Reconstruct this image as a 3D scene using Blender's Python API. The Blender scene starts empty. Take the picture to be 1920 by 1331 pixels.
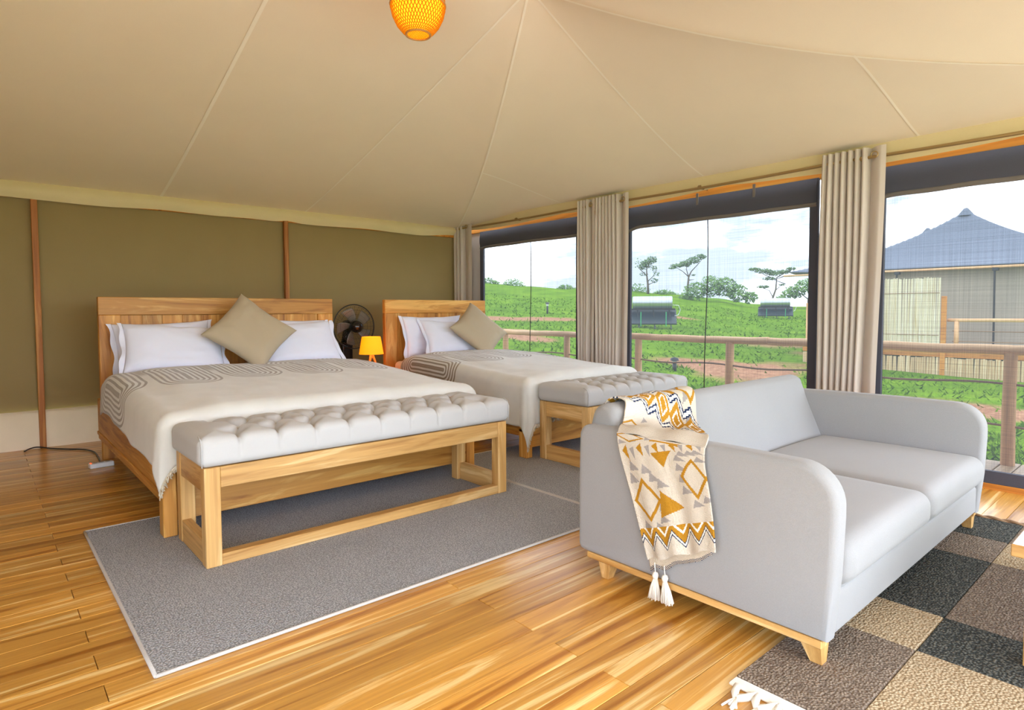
import bpy, bmesh, math, random
from mathutils import Vector, Matrix, noise as mnoise
random.seed(7)
PI = math.pi
SC = bpy.context.scene
COL = SC.collection

# ------------------------------------------------------------------ camera
F_PX, CY = 1146.15, 635.49
YAW, PITCH, ROLL = 0.852110, 0.046168, 0.0041987
cam = bpy.data.cameras.new('camera'); cam_o = bpy.data.objects.new('camera', cam); COL.objects.link(cam_o)
cam.sensor_fit = 'HORIZONTAL'; cam.sensor_width = 36.0
cam.lens = F_PX / 1920 * 36.0
cam.shift_y = -(665.5 - CY) / 1920
cam.clip_start = 0.02; cam.clip_end = 600
fw = Vector((math.cos(YAW) * math.cos(PITCH), math.sin(YAW) * math.cos(PITCH), -math.sin(PITCH)))
ri = Vector((math.sin(YAW), -math.cos(YAW), 0)); dn = fw.cross(ri)
ri2 = ri * math.cos(ROLL) + dn * math.sin(ROLL); dn2 = -ri * math.sin(ROLL) + dn * math.cos(ROLL)
cam_o.matrix_world = Matrix(((ri2.x, -dn2.x, -fw.x, 0), (ri2.y, -dn2.y, -fw.y, 0), (ri2.z, -dn2.z, -fw.z, 1.12), (0, 0, 0, 1)))
SC.camera = cam_o
SC.view_settings.view_transform = 'Standard'; SC.view_settings.look = 'None'
SC.view_settings.gamma = 1.0; SC.view_settings.use_curve_mapping = False
SC.view_settings.exposure = 2.97
SC.cycles.use_denoising = True
SC.cycles.max_bounces = 10; SC.cycles.diffuse_bounces = 7; SC.cycles.transparent_max_bounces = 16
SC.cycles.sample_clamp_indirect = 8

# ------------------------------------------------------------------ sky (bright overcast)
SKY = 2.05
world = bpy.data.worlds.new('sky'); SC.world = world; world.use_nodes = True
wn, wl = world.node_tree.nodes, world.node_tree.links
wn.clear()
wo = wn.new('ShaderNodeOutputWorld'); wb = wn.new('ShaderNodeBackground'); wb.inputs[1].default_value = SKY
wt = wn.new('ShaderNodeTexCoord'); wm = wn.new('ShaderNodeMapping'); wm.inputs['Scale'].default_value = (2.2, 2.2, 7)
wno = wn.new('ShaderNodeTexNoise'); wno.inputs['Scale'].default_value = 1.6; wno.inputs['Detail'].default_value = 6; wno.inputs['Roughness'].default_value = .55
wr = wn.new('ShaderNodeValToRGB')
wr.color_ramp.elements[0].position = .44; wr.color_ramp.elements[0].color = (.22, .26, .31, 1)
wr.color_ramp.elements[1].position = .62; wr.color_ramp.elements[1].color = (.84, .94, 1.10, 1)
wl.new(wt.outputs['Generated'], wm.inputs['Vector']); wl.new(wm.outputs[0], wno.inputs['Vector'])
wl.new(wno.outputs[0], wr.inputs[0]); wl.new(wr.outputs[0], wb.inputs[0]); wl.new(wb.outputs[0], wo.inputs[0])

# ------------------------------------------------------------------ node / material helpers
def srgb(r, g, b):
    f = lambda c: (c / 255 / 12.92) if c / 255 <= .04045 else ((c / 255 + .055) / 1.055) ** 2.4
    return (f(r), f(g), f(b), 1)

class NT:
    def __init__(s, name):
        s.m = bpy.data.materials.new(name); s.m.use_nodes = True
        s.n, s.l = s.m.node_tree.nodes, s.m.node_tree.links
        s.n.clear(); s.out = s.n.new('ShaderNodeOutputMaterial')
    def add(s, t, props=None, **inp):
        nd = s.n.new('ShaderNode' + t)
        for k, v in (props or {}).items(): setattr(nd, k, v)
        for k, v in inp.items():
            key = k.replace('_', ' ')
            sock = nd.inputs[int(k[1:])] if (k[0] == 'i' and k[1:].isdigit()) else nd.inputs[key]
            s.set(sock, v)
        return nd
    def set(s, sock, v):
        if isinstance(v, bpy.types.NodeSocket): s.l.new(v, sock)
        elif isinstance(v, bpy.types.Node): s.l.new(v.outputs[0], sock)
        else: sock.default_value = v
    def math(s, op, a, b=0.0, c=0.0, clamp=False):
        nd = s.n.new('ShaderNodeMath'); nd.operation = op; nd.use_clamp = clamp
        for i, v in enumerate((a, b, c)): s.set(nd.inputs[i], v)
        return nd.outputs[0]
    def mix(s, fac, a, b, blend='MIX'):
        nd = s.n.new('ShaderNodeMix'); nd.data_type = 'RGBA'; nd.blend_type = blend
        s.set(nd.inputs[0], fac); s.set(nd.inputs[6], a); s.set(nd.inputs[7], b)
        return nd.outputs[2]
    def ramp(s, fac, stops):
        nd = s.n.new('ShaderNodeValToRGB'); cr = nd.color_ramp
        while len(cr.elements) < len(stops): cr.elements.new(.5)
        for e, (p, c) in zip(cr.elements, stops):
            e.position = p; e.color = c if len(c) == 4 else (*c, 1)
        s.set(nd.inputs[0], fac); return nd.outputs[0]
    def bsdf(s, **inp):
        b = s.add('BsdfPrincipled', **inp); s.l.new(b.outputs[0], s.out.inputs[0]); return b
    def bump(s, h, strength=.3, dist=.01):
        return s.add('Bump', Height=h, Strength=strength, Distance=dist).outputs[0]

def plain(name, col, rough=.6, metal=0, **kw):
    t = NT(name); t.bsdf(Base_Color=col, Roughness=rough, Metallic=metal, **kw); return t.m

def objcoord(t, scale, rnd=True, rnd_amp=17.0):
    tc = t.add('TexCoord')
    v = tc.outputs['Object']
    if rnd:
        oi = t.add('ObjectInfo')
        r = t.math('MULTIPLY', oi.outputs['Random'], rnd_amp)
        cx = t.add('CombineXYZ', X=r, Y=r, Z=r)
        v = t.add('VectorMath', {'operation': 'ADD'}, i0=v, i1=cx.outputs[0]).outputs[0]
    return t.add('Mapping', Vector=v, Scale=scale).outputs[0]

def wood(name, dark, mid, light, axis, along=.7, across=11, rough=.42, tone=.22, coat=0.0, knots=.5, bump=.15, sharp=(1.1, .2)):
    t = NT(name)
    sc = [across] * 3; sc['xyz'.index(axis)] = along
    v = objcoord(t, sc)
    n1 = t.add('TexNoise', Vector=v, Scale=1.0, Detail=8.0, Roughness=.58, Distortion=sharp[0])
    sc2 = [across * 7] * 3; sc2['xyz'.index(axis)] = along * 2.2
    v2 = objcoord(t, sc2)
    n2 = t.add('TexNoise', Vector=v2, Scale=1.0, Detail=3.0, Roughness=.65)
    col = t.ramp(n1.outputs[0], [(.5 - sharp[1], dark), (.47, mid), (.55, mid), (.5 + sharp[1] * .8, light)])
    streak = t.ramp(n2.outputs[0], [(.30, (.72, .66, .58)), (.62, (1.05, 1.05, 1.05))])
    col = t.mix(.55, col, streak, 'MULTIPLY')
    # knots
    sc3 = [across * .75] * 3; sc3['xyz'.index(axis)] = along * 2.4
    v3 = objcoord(t, sc3)
    vo = t.add('TexVoronoi', Vector=v3, Scale=.55, Randomness=1.0)
    k = t.ramp(vo.outputs['Distance'], [(.03, (1, 1, 1)), (.13, (0, 0, 0))])
    col = t.mix(t.math('MULTIPLY', k, knots), col, tuple(c * .45 for c in dark[:3]) + (1,))
    oi = t.add('ObjectInfo')
    val = t.math('MULTIPLY_ADD', oi.outputs['Random'], tone * 2, 1 - tone)
    hs = t.add('HueSaturation', Color=col, Value=val)
    t.bsdf(Base_Color=hs.outputs[0], Roughness=rough, Normal=t.bump(n2.outputs[0], bump, .003), Coat_Weight=coat, Coat_Roughness=.22)
    return t.m

def fabric(name, col, var=.10, scale=900, rough=.9, bump=.25, sheen=.15, translucent=0.0, blotch=.06):
    t = NT(name)
    v = t.add('TexCoord').outputs['Object']
    n = t.add('TexNoise', Vector=v, Scale=scale, Detail=2.0)
    b = t.add('TexNoise', Vector=v, Scale=3.0, Detail=4.0)
    f1 = t.math('MULTIPLY_ADD', n.outputs[0], 2 * var, 1 - var)
    f2 = t.math('MULTIPLY_ADD', b.outputs[0], 2 * blotch, 1 - blotch)
    hs = t.add('HueSaturation', Color=col, Value=t.math('MULTIPLY', f1, f2))
    p = t.bsdf(Base_Color=hs.outputs[0], Roughness=rough, Normal=t.bump(n.outputs[0], bump, .0015), Sheen_Weight=sheen)
    p.inputs['Specular IOR Level'].default_value = .15
    if translucent:
        tr = t.add('BsdfTranslucent', Color=hs.outputs[0])
        mx = t.add('MixShader', i0=translucent, i1=p.outputs[0], i2=tr.outputs[0])
        t.l.new(mx.outputs[0], t.out.inputs[0])
    return t.m

M = {}
FD, FM, FL = srgb(164, 102, 30), srgb(210, 153, 68), srgb(242, 206, 138)
M['floor'] = wood('teak_floor', FD, FM, FL, 'x', along=.6, across=12, rough=.30, tone=.2, coat=.35, knots=.6, bump=.05, sharp=(1.4, .165))
WD, WM, WL = srgb(172, 122, 62), srgb(206, 160, 96), srgb(228, 190, 132)
for a in 'xyz': M['wood_' + a] = wood('oak_' + a, WD, WM, WL, a, along=.8, across=10, rough=.5, tone=.09, knots=.4, sharp=(1.6, .16))
DD, DM, DL = srgb(156, 96, 32), srgb(198, 138, 60), srgb(220, 168, 90)
for a in 'xyz': M['bed_' + a] = wood('bed_wood_' + a, DD, DM, DL, a, along=.8, across=8, rough=.5, tone=.17, knots=.65, sharp=(1.8, .15))
M['stud'] = wood('stud_wood', srgb(134, 74, 22), srgb(180, 110, 44), srgb(208, 144, 70), 'z', across=20, rough=.6, knots=.7)
M['beam'] = wood('beam_wood', srgb(170, 100, 30), srgb(212, 140, 50), srgb(230, 170, 80), 'y', across=12, rough=.55)
M['pole'] = wood('peeled_pole', srgb(196, 146, 98), srgb(236, 190, 140), srgb(250, 216, 172), 'y', across=9, rough=.65, tone=.08, knots=.6)
M['pole_z'] = wood('peeled_pole_z', srgb(190, 136, 86), srgb(230, 180, 128), srgb(245, 206, 160), 'z', across=9, rough=.65, tone=.08, knots=.8)
M['deck'] = wood('deck_boards', srgb(150, 120, 85), srgb(185, 155, 118), srgb(205, 180, 150), 'x', across=12, rough=.5, tone=.1)
M['gap'] = plain('dark_gap', srgb(70, 42, 16), .9)
M['ceiling'] = fabric('roof_canvas', srgb(240, 226, 200), var=.05, scale=420, bump=.1, blotch=.03)
M['seam'] = fabric('canvas_seam', srgb(249, 240, 220), var=.04, scale=420, bump=.1)
M['valance'] = fabric('valance_canvas', srgb(222, 204, 160), var=.05, scale=300, bump=.15)
M['wall'] = fabric('wall_canvas', srgb(150, 130, 88), var=.07, scale=500, bump=.15)
M['skirt'] = fabric('skirt_canvas', srgb(212, 190, 164), var=.05, scale=300, rough=.6, bump=.15, blotch=.12, translucent=.05)
M['curtain'] = fabric('curtain_cloth', srgb(202, 190, 180), var=.05, scale=700, bump=.2)
M['black_fabric'] = fabric('dark_mesh_band', srgb(76, 76, 86), var=.25, scale=500, bump=.3)
M['hem'] = fabric('hem_canvas', srgb(112, 104, 98), var=.08, scale=500)
M['sofa'] = fabric('sofa_linen', srgb(152, 150, 150), var=.11, scale=420, bump=.3)
M['bench'] = fabric('bench_linen', srgb(190, 188, 187), var=.08, scale=700, bump=.3)
M['cotton'] = fabric('white_cotton', srgb(230, 231, 248), var=.03, scale=600, bump=.15)
M['cushion'] = fabric('beige_cotton', srgb(184, 167, 142), var=.06, scale=600, bump=.25)
M['sheet'] = fabric('cream_sheet', srgb(226, 214, 206), var=.03, scale=600, bump=.15)
M['cream'] = fabric('cream_yarn', srgb(236, 228, 214), var=.08, scale=400)
M['metal_rod'] = plain('brass_rod', srgb(176, 150, 104), .35, .8)
M['black_plastic'] = plain('black_gloss_plastic', srgb(26, 24, 24), .18)
M['black_wire'] = plain('black_wire', srgb(30, 28, 26), .4)
M['smoke_blade'] = plain('grey_fan_blade', srgb(120, 112, 100), .2)
M['white_plastic'] = plain('white_plastic', srgb(225, 226, 228), .4)
M['steel'] = plain('brushed_steel', srgb(200, 205, 212), .35, .85)
M['dark_panel'] = plain('solar_panel', srgb(40, 52, 58), .3)
M['green_strap'] = plain('green_strap', srgb(60, 170, 110), .6)
M['rope'] = fabric('hemp_rope', srgb(150, 118, 88), var=.2, scale=300)
M['white_layer'] = plain('white_table_top', srgb(236, 234, 230), .25)

# ------------------------------------------------------------------ mesh helpers
class MB:
    def __init__(s): s.v = []; s.f = []; s.uv = []; s.mi = []
    def quadgrid(s, fn, nu, nv, closed_u=False, uvfn=None):
        b = len(s.v); cu = nu if closed_u else nu + 1
        for j in range(nv + 1):
            for i in range(cu):
                s.v.append(tuple(fn(i / nu, j / nv)))
                if uvfn: s.uv.append(uvfn(i / nu, j / nv))
        for j in range(nv):
            for i in range(nu):
                i2 = (i + 1) % cu if closed_u else i + 1
                s.f.append((b + j * cu + i, b + j * cu + i2, b + (j + 1) * cu + i2, b + (j + 1) * cu + i))
        return s
    def box(s, x0, x1, y0, y1, z0, z1):
        b = len(s.v)
        s.v += [(x0, y0, z0), (x1, y0, z0), (x1, y1, z0), (x0, y1, z0), (x0, y0, z1), (x1, y0, z1), (x1, y1, z1), (x0, y1, z1)]
        s.f += [tuple(b + i for i in q) for q in ((0, 3, 2, 1), (4, 5, 6, 7), (0, 1, 5, 4), (1, 2, 6, 5), (2, 3, 7, 6), (3, 0, 4, 7))]
        return s
    def bbox(s, x0, x1, y0, y1, z0, z1, r=.004):
        """box with chamfered edges"""
        b = len(s.v)
        xs, ys, zs = (x0, x1), (y0, y1), (z0, z1)
        idx = {}
        for i in (0, 1):
            for j in (0, 1):
                for k in (0, 1):
                    sx, sy, sz = (r if i == 0 else -r), (r if j == 0 else -r), (r if k == 0 else -r)
                    for ax in range(3):
                        p = [xs[i] + sx, ys[j] + sy, zs[k] + sz]
                        p[ax] = (xs[i], ys[j], zs[k])[ax]
                        idx[(i, j, k, ax)] = len(s.v); s.v.append(tuple(p))
        F = lambda *q: s.f.append(tuple(idx[t] for t in q))
        F((0,0,0,0),(0,0,1,0),(0,1,1,0),(0,1,0,0)); F((1,0,0,0),(1,1,0,0),(1,1,1,0),(1,0,1,0))
        F((0,0,0,1),(1,0,0,1),(1,0,1,1),(0,0,1,1)); F((0,1,0,1),(0,1,1,1),(1,1,1,1),(1,1,0,1))
        F((0,0,0,2),(0,1,0,2),(1,1,0,2),(1,0,0,2)); F((0,0,1,2),(1,0,1,2),(1,1,1,2),(0,1,1,2))
        for i in (0, 1):
            for j in (0, 1):
                q = [(i,j,0,0),(i,j,0,1),(i,j,1,1),(i,j,1,0)]
                F(*(q if (i + j) % 2 else q[::-1]))
                q = [(i,0,j,0),(i,0,j,2),(i,1,j,2),(i,1,j,0)]
                F(*(q[::-1] if (i + j) % 2 else q))
                q = [(0,i,j,1),(0,i,j,2),(1,i,j,2),(1,i,j,1)]
                F(*(q if (i + j) % 2 else q[::-1]))
        for i in (0, 1):
            for j in (0, 1):
                for k in (0, 1):
                    q = [(i,j,k,0),(i,j,k,1),(i,j,k,2)]
                    F(*(q if (i + j + k) % 2 else q[::-1]))
        return s
    def tube(s, pts, r, seg=8, caps=True):
        pts = [Vector(p) for p in pts]; n = len(pts)
        rr = r if isinstance(r, (list, tuple)) else [r] * n
        b = len(s.v); up = None
        for i, p in enumerate(pts):
            d = (pts[min(i + 1, n - 1)] - pts[max(i - 1, 0)]).normalized()
            if up is None: up = Vector((0, 0, 1)) if abs(d.z) < .9 else Vector((1, 0, 0))
            a = d.cross(up).normalized(); c = a.cross(d).normalized(); up = c
            for k in range(seg):
                t = 2 * PI * k / seg
                s.v.append(tuple(p + (a * math.cos(t) + c * math.sin(t)) * rr[i]))
        for i in range(n - 1):
            for k in range(seg):
                k2 = (k + 1) % seg
                s.f.append((b + i * seg + k, b + i * seg + k2, b + (i + 1) * seg + k2, b + (i + 1) * seg + k))
        if caps:
            s.f.append(tuple(b + k for k in range(seg))[::-1]); s.f.append(tuple(b + (n - 1) * seg + k for k in range(seg)))
        return s
    def lathe(s, prof, c=(0, 0, 0), seg=32):
        b = len(s.v)
        for r, z in prof:
            for k in range(seg):
                t = 2 * PI * k / seg
                s.v.append((c[0] + r * math.cos(t), c[1] + r * math.sin(t), c[2] + z))
        for i in range(len(prof) - 1):
            for k in range(seg):
                k2 = (k + 1) % seg
                s.f.append((b + i * seg + k, b + i * seg + k2, b + (i + 1) * seg + k2, b + (i + 1) * seg + k))
        return s
    def rbox(s, x0, x1, y0, y1, z0, z1, r, n=(8, 8, 4), disp=None):
        """rounded box built from six grids"""
        c = Vector(((x0 + x1) / 2, (y0 + y1) / 2, (z0 + z1) / 2)); h = Vector(((x1 - x0) / 2, (y1 - y0) / 2, (z1 - z0) / 2))
        def axis_samples(hh, k):
            m = min(r, hh * .98); a = [-hh + m * (1 - math.cos(i / 5 * PI / 2)) for i in range(5)]
            core = [-(hh - m) + 2 * (hh - m) * i / k for i in range(k + 1)]
            return a[:5] + core + [-q for q in a[::-1]]
        S = [axis_samples(h[i], n[i]) for i in range(3)]
        def place(p):
            inn = Vector([max(-(h[i] - min(r, h[i])), min(h[i] - min(r, h[i]), p[i])) for i in range(3)])
            d = p - inn
            q = inn + d.normalized() * min(r, min(h)) if d.length > 1e-9 else p
            q = q + c
            return disp(q, d.normalized() if d.length > 1e-9 else Vector((0, 0, 1))) if disp else q
        for ax in range(3):
            a1, a2 = (ax + 1) % 3, (ax + 2) % 3
            for sg in (-1, 1):
                b = len(s.v); A, B = S[a1], S[a2]
                for q in B:
                    for p in A:
                        P = Vector((0, 0, 0)); P[ax] = sg * h[ax]; P[a1] = p; P[a2] = q
                        s.v.append(tuple(place(P)))
                na = len(A)
                for j in range(len(B) - 1):
                    for i in range(na - 1):
                        q4 = (b + j * na + i, b + j * na + i + 1, b + (j + 1) * na + i + 1, b + (j + 1) * na + i)
                        s.f.append(q4 if sg > 0 else q4[::-1])
        s.weld = True
        return s
    def extrude_profile(s, prof, axis, a0, a1, bevel=0, seg=3):
        """closed 2D profile (other two axes, in xyz order) extruded along axis, rounded at both ends"""
        bm = bmesh.new(); oth = [i for i in range(3) if i != axis]
        def mk(p, a):
            q = [0, 0, 0]; q[oth[0]] = p[0]; q[oth[1]] = p[1]; q[axis] = a; return bm.verts.new(q)
        A = [mk(p, a0) for p in prof]; B = [mk(p, a1) for p in prof]
        fa = bm.faces.new(A); fb = bm.faces.new(B[::-1])
        n = len(prof)
        for i in range(n): bm.faces.new((A[i], B[i], B[(i + 1) % n], A[(i + 1) % n]))
        bmesh.ops.recalc_face_normals(bm, faces=bm.faces)
        if bevel:
            ed = list(set(list(fa.edges) + list(fb.edges)))
            bmesh.ops.bevel(bm, geom=ed, offset=bevel, segments=seg, profile=.5, affect='EDGES', clamp_overlap=True)
        bm.verts.index_update(); b = len(s.v)
        s.v += [tuple(v.co) for v in bm.verts]; s.f += [tuple(b + v.index for v in f.verts) for f in bm.faces]
        bm.free(); return s
    def xf(s, m, start=0):
        s.v[start:] = [tuple(m @ Vector(v)) for v in s.v[start:]]; return s

def root_loc(o):
    L = Vector((0, 0, 0))
    while o: L += o.location; o = o.parent
    return L

def tag(o, label=None, cat=None, group=None, kind=None):
    if label: o['label'] = label
    if cat: o['category'] = cat
    if group: o['group'] = group
    if kind: o['kind'] = kind
    return o

def build(name, mb, mat, parent=None, smooth=False, sharp=None, kind=None, label=None):
    me = bpy.data.meshes.new(name)
    if parent is not None: off = root_loc(parent)
    else:
        xs = [v[0] for v in mb.v]; ys = [v[1] for v in mb.v]; zs = [v[2] for v in mb.v]
        off = Vector(((min(xs) + max(xs)) / 2, (min(ys) + max(ys)) / 2, min(zs)))
    me.from_pydata([(v[0] - off.x, v[1] - off.y, v[2] - off.z) for v in mb.v], [], mb.f)
    if mb.uv:
        ul = me.uv_layers.new(name='UVMap')
        for lp in me.loops: ul.data[lp.index].uv = mb.uv[lp.vertex_index]
    if getattr(mb, 'weld', False) and not mb.uv:
        bm = bmesh.new(); bm.from_mesh(me); bmesh.ops.remove_doubles(bm, verts=bm.verts, dist=1e-5); bm.to_mesh(me); bm.free()
    me.materials.append(mat if not isinstance(mat, str) else M[mat])
    if smooth:
        me.polygons.foreach_set('use_smooth', [True] * len(me.polygons))
        if sharp: me.set_sharp_from_angle(angle=math.radians(sharp))
    me.update()
    o = bpy.data.objects.new(name, me); COL.objects.link(o)
    if parent is not None: o.parent = parent
    else: o.location = off
    if kind: o['kind'] = kind
    if label: o['label'] = label
    return o

def empty(name, loc=(0, 0, 0), label=None, cat=None, group=None, kind=None):
    o = bpy.data.objects.new(name, None); COL.objects.link(o); o.location = loc; o.empty_display_size = .1
    return tag(o, label, cat, group, kind)

def lerp(a, b, t): return a + (b - a) * t
def clamp(x, a=0.0, b=1.0): return max(a, min(b, x))
def sstep(a, b, x): t = clamp((x - a) / (b - a)); return t * t * (3 - 2 * t)

# ================================================================== SETTING
X0, X1, Y0, Y1 = -1.4, 4.72, -0.68, 6.40
# ---- floor: a dark subfloor and individual teak boards
floor = build('floor', MB().box(X0, X1 + .03, Y0, Y1 + .02, -.09, -.021), 'gap', kind='structure')
cache = {}
def plank_mesh(L, W, T, nm, mat):
    k = (round(L, 3), W, T, nm)
    if k not in cache:
        mb = MB().bbox(-L / 2, L / 2, -W / 2, W / 2, -T, 0, .0012)
        me = bpy.data.meshes.new(nm); me.from_pydata(mb.v, [], mb.f); me.materials.append(M[mat]); cache[k] = me
    return cache[k]
PITCH_Y = .1055
def lay_planks(parent, xa, xb, ya, yb, name, mat, z=0.0, W=.1037, length=2.36, offs=(.25, 1.43), base=2.109):
    n0 = math.floor((ya - base) / PITCH_Y); n1 = math.ceil((yb - base) / PITCH_Y)
    pl = root_loc(parent)
    for n in range(n0, n1 + 1):
        yc = base + n * PITCH_Y
        if yc - W / 2 < ya - .06 or yc + W / 2 > yb + .06: continue
        o0 = offs[n % 2]; k = math.floor((xa - o0) / length); x = o0 + k * length
        while x < xb - .01:
            a, b = max(x, xa), min(x + length, xb)
            if b - a > .03:
                o = bpy.data.objects.new(name, plank_mesh(b - a - .0022, W, .02, name, mat)); COL.objects.link(o)
                o.parent = parent; o.location = Vector(((a + b) / 2, yc, z + random.uniform(-.0004, .0004))) - pl
            x += length
lay_planks(floor, X0, X1, Y0, Y1, 'plank', 'floor')

# ---- roof canvas
RX1, RX2, RY = 2.65, .60, 2.85
EX0, EX1, EY0, EY1 = X0, 4.66, -.68, 6.38
def roof_z(x, y):
    dx = (x - RX1) / (EX1 - RX1) if x > RX1 else ((RX2 - x) / (RX2 - EX0) if x < RX2 else 0)
    dy = abs(y - RY) / (EY1 - RY)
    dx, dy = clamp(dx), clamp(dy); m = max(dx, dy); t = 1 - m
    r = (min(dx, dy) / m) if m > 1e-6 else 0
    G = lerp(t ** 1.12, t ** 2.1, r ** 1.6)
    ze = 2.17 + .075 * (dx if x > RX1 else 0) ** 2 * sstep(6.38, 4.9, y)
    return ze + (3.12 - ze) * G
ceiling = build('ceiling', MB().quadgrid(lambda u, v: (lerp(EX0, EX1, u), lerp(EY0, EY1, v), roof_z(lerp(EX0, EX1, u), lerp(EY0, EY1, v))), 130, 150), 'ceiling', smooth=True, kind='structure')
def seam(pts, w=.015, lift=-.004):
    """stitched seam tape lying just under the canvas"""
    P = []
    for (a, b) in zip(pts[:-1], pts[1:]):
        for k in range(24): P.append((lerp(a[0], b[0], k / 24), lerp(a[1], b[1], k / 24)))
    P.append(pts[-1]); mb = MB()
    for i, p in enumerate(P):
        q0, q1 = P[max(i - 1, 0)], P[min(i + 1, len(P) - 1)]
        dx, dy = q1[0] - q0[0], q1[1] - q0[1]; L = math.hypot(dx, dy) or 1; nx, ny = -dy / L, dx / L
        for sgn in (-1, 1):
            x, y = p[0] + nx * w / 2 * sgn, p[1] + ny * w / 2 * sgn
            mb.v.append((x, y, roof_z(clamp(x, EX0, EX1), clamp(y, EY0, EY1)) + lift))
    n = len(P)
    mb.f += [(2 * i, 2 * i + 1, 2 * i + 3, 2 * i + 2) for i in range(n - 1)]
    build('seam', mb, 'seam', ceiling, smooth=True)
seam([(RX1, RY), (2.65, 6.36)]); seam([(1.3, RY), (1.3, 6.36)], .024); seam([(RX1, RY), (4.64, RY)])
seam([(RX1, RY), (4.65, 6.37)]); seam([(RX1, RY), (4.65, -.66)]); seam([(3.53, 1.286), (4.64, 1.286)]); seam([(3.62, 4.56), (4.64, 4.51)])
seam([(-.05, RY), (-.05, 6.36)]); seam([(RX1, RY), (-.05, RY)])
# valances hanging from the canvas edge
def wob(x, s=1.0, k=0): return mnoise.noise(Vector((x * s, k * 7.3, .5)))
def val_back(u, v):
    x = lerp(EX0, 4.62, u); z1 = 2.045 + .018 * wob(x, 1.6) + .02 * math.exp(-((x - 2.46) / .10) ** 2) + .035 * sstep(4.0, 4.6, x)
    z = lerp(2.185, z1, v)
    return (x, 6.345 - .03 * math.sin(v * PI) - .012 * wob(x, 3.0, 2) * v - .012 * v, z)
build('valance', MB().quadgrid(val_back, 120, 8), 'valance', ceiling, smooth=True)
def val_right(u, v):
    y = lerp(EY0, 6.33, u); ph = (y - 2.62) / 1.9
    sag = .045 * abs(math.sin(ph * PI)) if y < 6.0 else .02
    top = roof_z(4.655, y) + .004
    return (4.655 + .012 * math.sin(v * PI), y, lerp(top, 2.135 - sag * .7 - .012 * wob(y, 2.2, 5), v))
build('valance', MB().quadgrid(val_right, 140, 6), 'valance', ceiling, smooth=True)

# ---- back wall: canvas with a pale skirt
wall_back = build('wall_back', MB().quadgrid(lambda u, v: (lerp(X0, 4.74, u), 6.40 + .006 * wob(lerp(X0, 4.74, u), 1.3, 1), lerp(.30, 2.3, v)), 60, 8), 'wall', smooth=True, kind='structure')
def skirt_fn(u, v):
    x = lerp(X0, 4.7, u)
    return (x, 6.385 - .012 * (1 + wob(x, 9, 3)) * (1 - v) ** .5 - .02 * (1 - v), lerp(-.004, .312, v))
build('skirt', MB().quadgrid(skirt_fn, 220, 6), 'skirt', wall_back, smooth=True)
build('top_beam', MB().bbox(X0, 4.68, 6.36, 6.395, 2.05, 2.10), 'beam', wall_back)
# ---- left wall canvas
wall_left = build('wall_left', MB().quadgrid(lambda u, v: (X0 + .006 * wob(lerp(Y0, Y1, u), 1.3, 1), lerp(.9, Y1, u), lerp(0, 2.25, v)), 40, 6), 'wall', smooth=True, kind='structure')

# ---- window wall
wall_right = empty('wall_right', (4.74, 3, 0), kind='structure')
build('header_beam', MB().bbox(4.715, 4.775, EY0, 6.39, 2.085, 2.175), 'beam', wall_right)
build('sill_board', MB().bbox(4.695, 4.78, EY0, 6.39, -.02, .037), 'beam', wall_right)
for (a, b) in ((5.97, 6.39), (3.72, 4.30), (1.555, 1.935)):
    build('canvas_panel', MB().bbox(4.735, 4.75, a, b, .03, 2.09, .002), 'curtain', wall_right)
build('upper_canvas', MB().quadgrid(lambda u, v: (4.70, lerp(EY0, 6.39, u), lerp(2.17, 2.30, v)), 40, 2), 'valance', wall_right)

def screen_mat():
    t = NT('insect_screen')
    v = t.add('TexCoord').outputs['Object']
    w1 = t.add('TexNoise', Vector=t.add('Mapping', Vector=v, Scale=(1, 160, 1.2)).outputs[0], Scale=1.0, Detail=2.0)
    w2 = t.add('TexNoise', Vector=t.add('Mapping', Vector=v, Scale=(1, 1.2, 160)).outputs[0], Scale=1.0, Detail=2.0)
    s = t.math('ADD', w1.outputs[0], w2.outputs[0])
    op = t.math('MULTIPLY_ADD', s, .15, .64, clamp=True)     # fine dark mesh, about three quarters coverage
    d = t.add('BsdfDiffuse', Color=srgb(52, 53, 58)); tl = t.add('BsdfTranslucent', Color=srgb(60, 62, 66))
    dm = t.add('MixShader', i0=.5, i1=d.outputs[0], i2=tl.outputs[0])
    tr = t.add('BsdfTransparent')
    mx = t.add('MixShader', i0=op, i1=tr.outputs[0], i2=dm.outputs[0]); t.l.new(mx.outputs[0], t.out.inputs[0])
    return t.m
M['screen'] = screen_mat()
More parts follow.
